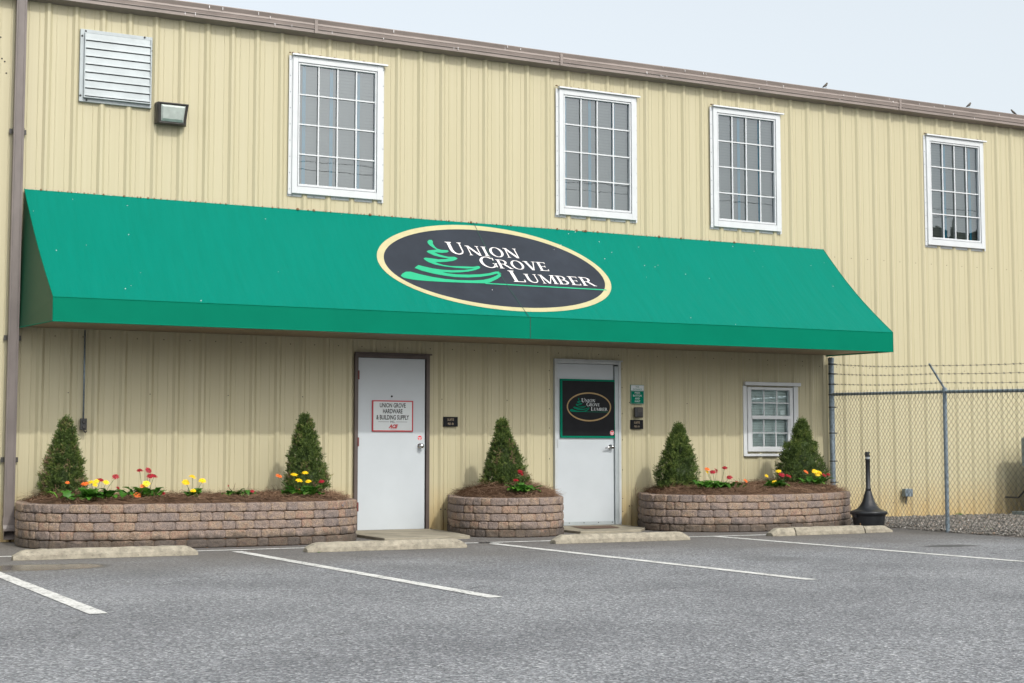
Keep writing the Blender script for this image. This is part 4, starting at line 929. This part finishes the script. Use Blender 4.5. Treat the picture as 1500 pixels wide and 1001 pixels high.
# ---------------------------------------------------------------- gerbera plants
PET = {'r': ('p_red', 'p_cen', 'crimson_flower'), 'y': ('p_yel', 'p_cen_y', 'yellow_flower'), 'o': ('p_org', 'p_cen', 'orange_flower')}
def gerbera(x, z, y, heads, nl, spread, label, seed, ls=1.0):
    r_ = np.random.default_rng(seed)
    root = empty('gerbera_plant', (x, y, z - .03), label, 'flowering plant', 'gerbera plants along the planters')
    lf = MB()
    for i in range(int(nl * 1.4)):
        a = r_.uniform(0, 2 * math.pi); L_ = r_.uniform(.11, .18) * ls; wd = L_ * r_.uniform(.24, .34); up_ = r_.uniform(.6, 1.45); bx_ = x + r_.normal(0, spread * .45); by = y + r_.normal(0, .04)
        d = Vector((math.cos(a), math.sin(a), 0)); s_ = Vector((-d.y, d.x, 0)); p = Vector((bx_, by, z + .012)); vs = []; n = 9; tl = float(np.clip(r_.normal(.5, .25), 0, 1)); el_ = up_
        for k in range(n + 1):
            f_ = k / n; w_ = wd * (math.sin(math.pi * min(f_ * .92 + .04, 1)) ** .8) * (1 + .28 * math.sin(k * 2.3 + i)) if f_ > .22 else .004
            vs += [tuple(p - s_ * w_ + Vector((0, 0, w_ * .35))), tuple(p), tuple(p + s_ * w_ + Vector((0, 0, w_ * .35)))]
            p = p + (d * math.cos(el_) + Vector((0, 0, math.sin(el_)))) * L_ / n; el_ -= .16
        fs = []
        for k in range(n): fs += [(3 * k, 3 * k + 1, 3 * k + 4, 3 * k + 3), (3 * k + 1, 3 * k + 2, 3 * k + 5, 3 * k + 4)]
        lf.add(vs, fs, tl)
    if nl: lf.build('leaves', 'leaf', root, attr=True, fix=False, smooth=True)
    for hx, hz, c, sz in heads:
        pm, cm, nm = PET[c]; hy = y - .04 + r_.normal(0, .03)
        bx_ = x + (hx - x) * .35; 
        MB().tube([(bx_, y, z - .02), ((bx_ + hx) / 2 + r_.normal(0, .006), (y + hy) / 2, (z + hz) / 2 + .01), (hx, hy, hz - .008)], .0024, 5).build('stem', 'stem', root)
        c0 = Vector((hx, hy, hz)); nrm_ = Vector((r_.normal(.0, .5), -1, r_.uniform(.5, 3.2))).normalized(); u = nrm_.cross(Vector((0, 0, 1))).normalized(); v_ = nrm_.cross(u)
        fl = MB(); rad_ = .034 * sz
        for lay, (np_, rr_, lift) in enumerate(((15, 1, .0), (13, .78, .006), (10, .5, .010))):
            for k in range(np_):
                a = 2 * math.pi * (k + .3 * lay) / np_ + r_.normal(0, .05); dd = u * math.cos(a) + v_ * math.sin(a); ss = (u * -math.sin(a) + v_ * math.cos(a)); Lp = rad_ * rr_ * r_.uniform(.88, 1.1); w_ = rad_ * .17
                b0 = c0 + nrm_ * lift + dd * rad_ * .12; dr2 = dd - nrm_ * (.18 + r_.normal(0, .08))
                fl.add([b0 - ss * w_ * .4, b0 + ss * w_ * .4, b0 + dr2 * Lp * .65 + ss * w_, b0 + dr2 * Lp, b0 + dr2 * Lp * .65 - ss * w_], [(0, 1, 2, 3, 4)])
        F = fl.build(nm, pm, root, fix=False)
        ce = MB(); vs = [c0 + nrm_ * .013 + (u * math.cos(t_) + v_ * math.sin(t_)) * rad_ * .22 for t_ in np.linspace(0, 5.5, 9)] + [c0 + nrm_ * .017]
        ce.add(vs, [(i, (i + 1) % 9, 9) for i in range(9)]); ce.build('flower_centre', cm, F, fix=False)
H = lambda L_, s_=1.0: [(a, b, c, s_) for a, b, c in L_]
gerbera(2.86, .485, -1.50, [(2.565, .674, 'o', .7), (2.736, .665, 'o', 1.25), (2.893, .699, 'r', 1.2), (3.045, .733, 'r', 1.1), (3.076, .613, 'r', .7), (2.79, .679, 'y', .9), (2.852, .685, 'y', .9), (2.942, .677, 'y', 1.0), (2.83, .65, 'y', .8)], 44, .34, 'wide leafy gerbera clump with mixed orange, yellow and dark red flowers beside the leftmost spruce', 1)
gerbera(3.36, .50, -1.45, [(3.311, .795, 'r', 1.1), (3.389, .795, 'r', 1.1), (3.405, .737, 'r', 1.2), (3.447, .737, 'r', 1.2), (3.363, .659, 'y', 1.2), (3.335, .63, 'o', .9), (3.275, .545, 'o', 1.3)], 22, .17, 'gerbera with tall dark red flowers over one yellow and one orange bloom', 2)
gerbera(3.55, .485, -1.50, [(3.551, .555, 'r', .8)], 0, .05, 'single short dark red flower bud standing alone in the pine straw', 3)
gerbera(3.875, .495, -1.45, [(3.787, .67, 'y', 1.15), (3.852, .727, 'y', 1.2), (3.97, .683, 'y', 1.2), (3.855, .58, 'y', .95), (3.80, .66, 'y', 1.0)], 9, .07, 'gerbera with only yellow flowers in the middle of the long planter', 4, .85)
gerbera(4.38, .50, -1.45, [(4.245, .622, 'r', .35), (4.50, .565, 'r', .7)], 12, .22, 'low sprawling gerbera seedling, almost no bloom, right of the yellow flowers', 5, .7)
gerbera(5.06, .49, -1.50, [(4.805, .728, 'o', 1.2), (4.967, .742, 'y', 1.2), (5.084, .763, 'y', 1.15), (5.022, .680, 'y', 1.25), (5.124, .668, 'y', 1.0), (5.274, .665, 'r', 1.0), (5.02, .56, 'o', .7)], 26, .22, 'yellow gerbera with one raised orange bloom, in front of the spruce by the white door', 6)
gerbera(7.80, .50, -1.45, [(7.717, .764, 'r', 1.1), (7.757, .735, 'r', 1.2), (7.69, .660, 'r', 1.0), (7.861, .550, 'r', 1.0)], 30, .15, 'gerbera with bright red flowers in the small planter between the doors', 7, .95)
gerbera(10.62, .515, -1.35, [(10.433, .775, 'o', 1.1), (10.433, .740, 'y', 1.1), (10.515, .739, 'r', 1.2), (10.585, .756, 'r', 1.2), (10.693, .79, 'r', 1.1), (10.786, .668, 'r', 1.2)], 34, .28, 'gerbera with tall red, orange and yellow flowers right of the spruce by the intercom', 8)
gerbera(10.96, .51, -1.35, [(10.901, .606, 'r', .7), (11.028, .622, 'o', 1.0)], 3, .05, 'two small flowers, one orange and one red, in bare straw below the low window', 9, .6)
gerbera(11.56, .51, -1.30, [(11.36, .682, 'y', .8), (11.567, .742, 'y', 1.1), (11.511, .601, 'y', 1.0), (11.643, .697, 'r', 1.3), (11.73, .679, 'r', 1.3)], 20, .16, 'gerbera with big red and small yellow flowers left of the lumpy spruce', 10)
gerbera(12.28, .55, -1.20, [(12.062, .731, 'o', 1.1), (12.221, .735, 'y', 1.2), (12.29, .722, 'y', 1.2), (12.26, .700, 'y', 1.2), (12.388, .684, 'r', 1.2), (12.475, .692, 'r', .9)], 24, .24, 'gerbera with yellow and red flowers at the right end, by the fence post', 11)
# dry weeds against the wall
for x, z, h_, lb in ((4.62, .47, .16, 'thin dry grass stalk against the wall above the long planter'), (9.98, .42, .17, 'thin dry twig sticking up at the left end of the planter by the right door')):
    MB().tube([(x, -.4, z), (x - .01, -.4, z + h_ * .6), (x + .004, -.4, z + h_)], [.003, .0022, .001], 5).add([(x, -.4, z + .02), (x + .05, -.42, z + .07), (x + .052, -.42, z + .074)], [(0, 1, 2)])
    o = MB().tube([(x, -.4, z), (x - .01, -.4, z + h_ * .6), (x + .004, -.4, z + h_)], [.004, .003, .0015], 5).tube([(x - .004, -.4, z + .05), (x + .03, -.41, z + .10)], [.002, .001], 5).build('dry_stalk', 'bark'); tag(o, lb, 'weed')

# ---------------------------------------------------------------- parking stops
def stop_piece(x0, x1, y, rot, taper0, taper1, name, parent=None, seed=0, zoff=0, h=.094):
    n = max(6, int((x1 - x0) / .04)); pr = [(-.085, 0), (-.078, .045), (-.058, h - .018), (-.045, h), (.045, h), (.058, h - .018), (.078, .045), (.085, 0)]
    mb = MB(); vs = []; cx = (x0 + x1) / 2
    for i in range(n + 1):
        f_ = i / n; x = x0 + (x1 - x0) * f_
        k = 1.0
        if taper0: k = min(k, .42 + .58 * min(1, (x - x0) / .10))
        if taper1: k = min(k, .42 + .58 * min(1, (x1 - x) / .10))
        for a, b in pr:
            nz = noise.noise(Vector((x * 9 + seed, a * 30, b * 30))) * .005 + noise.noise(Vector((x * 30 + seed, a * 80, b * 80))) * .003
            q = Vector((x - cx, a * (.7 + .3 * k) + (nz if 0 < i < n else 0), max(b * (k if b > .05 else min(1, k + .2)) + nz * (b > 0), 0)))
            vs.append((cx + q.x * math.cos(rot) - q.y * math.sin(rot), y + q.x * math.sin(rot) + q.y * math.cos(rot), q.z + zoff))
    m_ = len(pr); mb.add(vs, [(i * m_ + j, i * m_ + (j + 1) % m_, (i + 1) * m_ + (j + 1) % m_, (i + 1) * m_ + j) for i in range(n) for j in range(m_)] + [tuple(range(m_)), tuple(n * m_ + j for j in range(m_))])
    return mb.build(name, 'concrete', parent, bevel=.004)
GRP = 'concrete parking stops'
def stop(x0, x1, y, rot, label, seed):
    tag(stop_piece(x0, x1, y, rot, 1, 1, 'parking_stop', seed=seed), label, 'parking stop', GRP)
stop(1.86, 3.55, -2.93, -.005, 'tan concrete parking stop in front of the long planter, at the far left', 1)
stop(4.60, 6.32, -3.05, .0, 'tan concrete parking stop in front of the white door', 2)
stop(7.42, 9.12, -2.93, -.01, 'tan concrete parking stop in front of the right door', 3)
S4 = empty('parking_stop', (11.3, -2.72, 0), 'broken concrete parking stop in three pieces with rusty rods, at the far right', 'parking stop', GRP)
stop_piece(10.38, 10.70, -2.76, .0, 1, 0, 'broken_piece', S4, 7); stop_piece(10.735, 11.77, -2.72, .02, 0, 0, 'broken_piece', S4, 8); stop_piece(11.81, 12.26, -2.67, .05, 0, 1, 'broken_piece', S4, 9, h=.082)
MB().tube([(10.66, -2.74, .05), (10.80, -2.74, .052)], .007, 6).build('rod', 'rust', S4); MB().tube([(11.72, -2.70, .06), (11.90, -2.69, .058)], .007, 6).build('rod', 'rust', S4)
MB().tube([(11.79, -2.69, .0), (11.79, -2.69, .12)], .006, 6).build('rod', 'mud', S4)

# ---------------------------------------------------------------- cigarette receptacle
CR = empty('ash_receptacle', (12.68, -1.78, 0), 'black plastic cigarette receptacle with a tall narrow neck beside the planter by the fence', 'ash bin')
cx, cy = 12.68, -1.78
MB().lathe([(.185, 0), (.190, .01), (.212, .15), (.214, .17), (.222, .172), (.224, .185)], (cx, cy, 0), 40).build('bucket', 'plastic', CR, smooth=True).data
lid = MB().lathe([(.232, .178), (.240, .183), (.242, .212), (.236, .218), (.195, .228), (.150, .250), (.110, .290), (.080, .345), (.062, .400), (.048, .450), (.040, .478), (.036, .485)], (cx, cy, 0), 40); lid.build('lid', 'plastic', CR, smooth=True)
MB().lathe([(.036, .48), (.036, .52), (.030, .525), (.029, .88), (.033, .885), (.033, .90)], (cx, cy, 0), 24).build('neck', 'plastic', CR, smooth=True)
MB().lathe([(.030, .90), (.030, .925)], (cx, cy, 0), 24).build('collar', 'alu', CR)
MB().lathe([(.034, .925), (.034, .985), (.030, .99)], (cx, cy, 0), 24).build('cap', 'plastic', CR, smooth=False)
MB().lathe([(.012, 0), (.012, .004)], (cx + .010, cy - .0335, .958), 12, ax='y').build('opening', 'emblem_cream', CR)
for dx in (-.235, .225): MB().box(cx + dx - .010, cx + dx + .020, cy - .03, cy + .03, .14, .19).build('latch', 'plastic', CR)

# ---------------------------------------------------------------- fence
FE = empty('chain_link_fence', (12.9, -3, 0), 'chain link fence with three strands of barbed wire running out from the wall', 'fence')
A_ = Vector((13.42, -.13)); C_ = Vector((12.85, -3.05)); E_ = Vector((12.58, -6.05))
def fp(t):     # distance 0 at post A along the fence -> xy, rail z
    l1 = (C_ - A_).length; l2 = (E_ - C_).length
    if t <= l1: f_ = t / l1; q = A_.lerp(C_, f_); return Vector((q.x, q.y, 1.814 + (1.733 - 1.814) * f_))
    f_ = (t - l1) / l2; q = C_.lerp(E_, f_); return Vector((q.x, q.y, 1.733 + (1.645 - 1.733) * f_))
LT = (C_ - A_).length + (E_ - C_).length; L1_ = (C_ - A_).length
pA = MB().tube([(A_.x, A_.y, 0), (A_.x, A_.y, 2.315)], .040, 16).lathe([(.044, 0), (.044, .03), (.030, .045)], (A_.x, A_.y, 2.30), 16); PA = pA.build('end_post', 'galv', FE, smooth=False)
for z in (.55, .85, 1.25, 1.62, 1.80, 1.95, 2.1, 2.24): MB().lathe([(.046, 0), (.046, .018)], (A_.x, A_.y, z), 14).box(A_.x + .03, A_.x + .06, A_.y - .035, A_.y - .02, z, z + .018).build('band', 'wire', PA)
for q, tp in ((C_, 1.765), (E_, 1.68)):
    po = MB().tube([(q.x, q.y, -.05), (q.x, q.y, tp)], .026, 12).lathe([(.031, 0), (.031, .05), (.02, .06)], (q.x, q.y, tp - .04), 12).build('line_post', 'galv', FE)
    MB().tube([(q.x + .02, q.y, tp - .02), (q.x - .24, q.y, tp + .31)], .013, 8).build('barb_arm', 'galv', po)
MB().tube([fp(t) for t in (.0, L1_, LT)], .021, 10).build('top_rail', 'galv', FE, smooth=False)
# ties on the rail
ti = MB()
for t in np.arange(.05, LT, .088):
    p = fp(t); d = (fp(min(t + .01, LT)) - fp(max(t - .01, 0))).normalized(); ti.tube([p - d * .004, p + d * .004], .0245, 8)
ti.build('rail_tie', 'alu', FE)['kind'] = 'stuff'
# mesh: two families of diagonals
wm = MB(); PT = .088; rw = .0023
def fpz(t, z, o=0):
    p = fp(min(max(t, 0), LT)); return Vector((p.x - .024 + o, p.y, z))
ZB = .04
def diagline(t0, sg):
    # line t = t0 + sg*(z - ZB)
    pts = []
    lo, hi = 0, LT
    z = ZB
    zs_ = np.arange(ZB, 1.82, .22)
    segs = []
    for z in list(zs_) + [1.79]:
        t = t0 + sg * (z - ZB)
        if 0 <= t <= LT and z <= fp(t).z - .01: segs.append((t, z))
    # exact clip at the ends
    if len(segs) >= 2:
        a = segs[-1]; t, z = a; top = fp(t).z; e = top - z
        if e > 0 and 0 < t + sg * e < LT: segs.append((t + sg * e, z + e))
        wm.tube([fpz(t, z, .002 * sg) for t, z in segs], rw, 4, caps=False)
k = -1.9
while k < LT + 1.9:
    diagline(k, 1); diagline(k, -1); k += PT
for t in np.arange(.02, LT, PT):      # twisted tips above the rail
    p = fp(t); wm.tube([(p.x - .02, p.y, p.z - .09), (p.x - .022, p.y + .003, p.z + .028), (p.x - .02, p.y, p.z + .05)], rw * 1.1, 4)
wm.build('wire_mesh', 'wire', FE)
for i, (za, zc, ze) in enumerate(((2.245, 2.050, 1.962), (2.108, 1.952, 1.865), (1.961, 1.843, 1.760))):
    off = (-.235, -.155, -.065)[i]
    bw = MB(); pts = [Vector((A_.x, A_.y - .04, za)), Vector((C_.x + off, C_.y, zc)), Vector((E_.x + off, E_.y, ze))]
    P_ = []
    for a, b in ((pts[0], pts[1]), (pts[1], pts[2])):
        for s_ in range(12):
            q = a.lerp(b, s_ / 12); q.z -= .02 * math.sin(math.pi * s_ / 12); P_.append(q)
    P_.append(pts[2]); bw.tube(P_, .0022, 4)
    acc = 0
    for a, b in zip(P_[:-1], P_[1:]):
        d = b - a
        for s_ in (.1, .55):
            q = a + d * s_; 
            for e in (Vector((.012, 0, .014)), Vector((-.010, .008, .014))): bw.tube([q - e, q + e], .0020, 4)
            bw.tube([q - d.normalized() * .007, q + d.normalized() * .007], .005, 5)
    bw.build('barbed_wire', 'wire', FE)
# ---------------------------------------------------------------- gravel beyond the fence
gpoly = [(13.45, .0), (13.05, -1.3), (12.95, -2.4), (12.88, -3.10), (12.62, -6.3), (31, -6.3), (31, 0)]
nx_, ny_ = 90, 36; vs = []
for j in range(ny_ + 1):
    y = -6.3 * j / ny_ - .0
    xl = float(np.interp(-y, [0, 1.3, 2.4, 3.1, 6.3], [13.40, 13.05, 12.95, 12.86, 12.60]))
    for i in range(nx_ + 1):
        f_ = i / nx_; x = xl + (31 - xl) * f_ ** 1.8; e = min(1, (x - xl) / .25)
        vs.append((x, y, .004 + .032 * e + .012 * e * noise.noise(Vector((x * 2.5, y * 2.5, 0)))))
gb = MB().add(vs, [(j * (nx_ + 1) + i, j * (nx_ + 1) + i + 1, (j + 1) * (nx_ + 1) + i + 1, (j + 1) * (nx_ + 1) + i) for j in range(ny_) for i in range(nx_)])
tag(gb.build('gravel_bed', simple('gravel_base', (.17, .155, .14), .95, var=.5, vscale=60, bmp=1, bscale=60), smooth=True), kind='structure')
n = 26000; px_ = 12.8 + 8.5 * rng.random(n) ** 1.25; py_ = -.05 - 5.2 * rng.random(n)
ed = np.interp(-py_, [0, 1.3, 2.4, 3.1, 6.3], [13.36, 13.01, 12.91, 12.82, 12.58]); kk = px_ > ed; px_, py_, ed = px_[kk], py_[kk], ed[kk]; n = len(px_)
sz = rng.uniform(.008, .020, n); base_ = np.array([(1, 0, 0), (-1, 0, 0), (0, 1, 0), (0, -1, 0), (0, 0, 1), (0, 0, -1)], float); tri_ = [(0, 2, 4), (2, 1, 4), (1, 3, 4), (3, 0, 4), (2, 0, 5), (1, 2, 5), (3, 1, 5), (0, 3, 5)]
V_ = base_[None] * sz[:, None, None] * rng.uniform(.6, 1.4, (n, 6, 1)); th = rng.uniform(0, 6.28, n); c_, s__ = np.cos(th)[:, None], np.sin(th)[:, None]
tx = rng.uniform(-.7, .7, n)[:, None]; Vx, Vy, Vz = V_[..., 0], V_[..., 1], V_[..., 2]; Vy, Vz = Vy * np.cos(tx) - Vz * np.sin(tx), Vy * np.sin(tx) + Vz * np.cos(tx)
Vx, Vy = Vx * c_ - Vy * s__, Vx * s__ + Vy * c_
e_ = np.clip((px_ - ed) / .25, 0, 1); z_ = .006 + .036 * e_ + rng.uniform(-.004, .010, n)
mb = MB(); mb.v = [tuple(p) for p in np.stack([Vx + px_[:, None], Vy + py_[:, None], Vz * .8 + z_[:, None]], -1).reshape(-1, 3).tolist()]
F_ = (np.array(tri_)[None] + (np.arange(n) * 6)[:, None, None]).reshape(-1, 3); mb.f = [tuple(f_) for f_ in F_.tolist()]; mb.t = np.repeat(np.clip(rng.normal(.45, .27, n), 0, 1), 6).tolist()
tag(mb.build('gravel', 'gravel', attr=True, fix=False), 'loose grey gravel along the wall behind the fence', 'gravel', kind='stuff')
# little weeds
def weed(x, y, z, s_, label, seed):
    r_ = np.random.default_rng(seed); mb = MB()
    for i in range(26):
        a = r_.uniform(0, 6.28); d = Vector((math.cos(a), math.sin(a), r_.uniform(.3, 1.6))).normalized(); L_ = s_ * r_.uniform(.5, 1); w_ = Vector((-d.y, d.x, 0)).normalized() * s_ * .09; p = Vector((x, y, z)) + Vector(r_.normal(0, s_ * .25, 3)) * Vector((1, 1, 0)) if False else Vector((x + r_.normal(0, s_ * .3), y + r_.normal(0, s_ * .3), z))
        mb.add([p, p + d * L_ * .6 - w_, p + d * L_, p + d * L_ * .6 + w_], [(0, 1, 2, 3)], float(r_.random()))
    tag(mb.build('weed', 'leaf', attr=True, fix=False), label, 'weed', 'small weeds')
weed(13.25, -3.35, .02, .06, 'green weed in the gravel edge, just right of the line post', 1)
weed(13.05, -4.6, .02, .055, 'green weed in the gravel at the right edge of the picture', 2)
weed(15.8, -.12, .04, .07, 'tiny weed against the wall foot behind the line post', 3)
weed(4.70, -3.17, .0, .018, 'tiny weed at the foot of the parking stop before the white door', 4)

# ---------------------------------------------------------------- air conditioner at the right edge
AC = empty('air_conditioner', (17.300, -.9, 0), 'grey air conditioner on a pad behind the fence, cut by the right picture edge', 'air conditioner')
MB().box(16.650, 17.950, -1.45, -.30, .03, .10).build('base_pad', 'ac_light', AC, bevel=.01)
MB().box(16.840, 17.760, -1.34, -.46, .13, 1.16).build('coil', 'ac', AC)
for x, y in ((16.800, -1.38), (17.760, -1.38), (16.800, -.46), (17.760, -.46)): MB().box(x, x + .04, y, y + .04, .10, 1.18).build('corner_post', 'ac_light', AC, bevel=.008)
sl = MB(); z = .16
while z < 1.14:
    sl.box(16.825, 16.840, -1.34, -.46, z, z + .012); sl.box(16.840, 17.760, -1.355, -1.34, z, z + .012); z += .028
sl.build('guard', 'ac_light', AC)
MB().box(16.790, 17.810, -1.39, -.41, 1.165, 1.215).build('top_cover', 'ac_light', AC, bevel=.015)
MB().lathe([(.38, 1.215), (.38, 1.225), (.36, 1.235), (.10, 1.245)], (17.300, -.9, 0), 28).build('fan_guard', 'dark', AC)
MB().box(16.740, 16.790, -.62, -.44, .78, 1.20).build('disconnect_box', 'ac_light', AC, bevel=.006)
MB().tube([(16.765, -.53, .78), (16.770, -.50, .45), (16.800, -.3, .3), (16.800, -.04, .3)], .014, 8).build('conduit', 'dark', AC)

# ---------------------------------------------------------------- swallows on the gutter
def bird(x, z, rot, label, s_=1.0):
    root = empty('bird', (x, -.162, z), label, 'bird', 'small birds on the gutter')
    sp = [(-.075, .0, .006), (-.045, .018, .010), (-.02, .036, .020), (.005, .052, .024), (.022, .070, .020), (.034, .086, .016), (.044, .094, .016), (.054, .095, .011), (.062, .092, .004), (.072, .089, .001)]
    c_, s2_ = math.cos(rot), math.sin(rot)
    pts = [(x + a * c_ * s_, -.150 + a * s2_ * s_, z + (b + .012) * s_) for a, b, r_ in sp]; mb = MB().tube(pts, [r_ * s_ for *_, r_ in sp], 12)
    o = mb.build('body', 'bird', root, smooth=True)
    for sd in (-1, 1):
        w_ = MB(); n_ = Vector((-s2_, c_, 0)) * sd * .019 * s_; q = [Vector((x + a * c_ * s_, -.150 + a * s2_ * s_, z + (b + .012) * s_)) + n_ for a, b in ((.018, .070), (.002, .036), (-.04, .012), (-.085, -.006), (-.045, .034), (-.005, .066))]
        w_.add(q, [tuple(range(6))]); wo = w_.build('wing', 'dark', root); so_ = wo.modifiers.new('s', 'SOLIDIFY'); so_.thickness = .004 * s_
        MB().tube([(x + .004 * c_ * s_ - s2_ * .008 * sd, -.150 + c_ * .008 * sd, z + .03 * s_), (x + .008 * c_ * s_ - s2_ * .008 * sd, -.150 + c_ * .008 * sd, z + .002)], .0018, 5).build('leg', 'dark', root)
bird(13.39, 6.270, .3, 'small bird perched alone above the third tall window, facing right', .8)
bird(16.14, 6.270, .2, 'small bird perched above the rightmost tall window, facing right', .8)
bird(17.05, 6.262, 2.9, 'small bird on the gutter at the right edge of the picture, facing left', .7)

# ---------------------------------------------------------------- what the windows mirror: overhead lines and a far wood
for i, (y, z, sg) in enumerate(((-45, 14.2, .5), (-45.6, 13.9, .5), (-46, 12.2, .7), (-46, 11.9, .7))):
    o = MB().tube([(-60 + 12 * k, y, z + .02 * (-60 + 12 * k) * .6 - sg * math.sin(math.pi * k / 13)) for k in range(14)], .014, 6).build('overhead_wire', 'dark')
    tag(o, 'black overhead power line strung across the lot behind the viewer', 'power line', 'overhead power lines behind the viewer')
fw = MB()
for i in range(5200):
    x = random.uniform(20, 135); hh = (10 + 7.5 * min(1, max(0, (x - 64) / 10))) + 1.5 * noise.noise(Vector((x * .07, 0, 0))) + 1.5 * noise.noise(Vector((x * .3, 2, 0))); z = hh * random.random() ** .6; y = -70 + random.uniform(-3, 3); s_ = random.uniform(.5, 1.2)
    a = Vector((random.gauss(0, 1), random.gauss(0, 1), random.gauss(0, 1))).normalized(); b = a.cross(Vector((.3, .8, .2))).normalized(); p = Vector((x, y, z)); fw.add([p - a * s_, p - b * s_, p + a * s_, p + b * s_], [(0, 1, 2, 3)])
tag(fw.build('far_wood', 'far_leaf', fix=False), 'line of trees far behind the viewer, mirrored in the rightmost window', 'trees', kind='stuff')
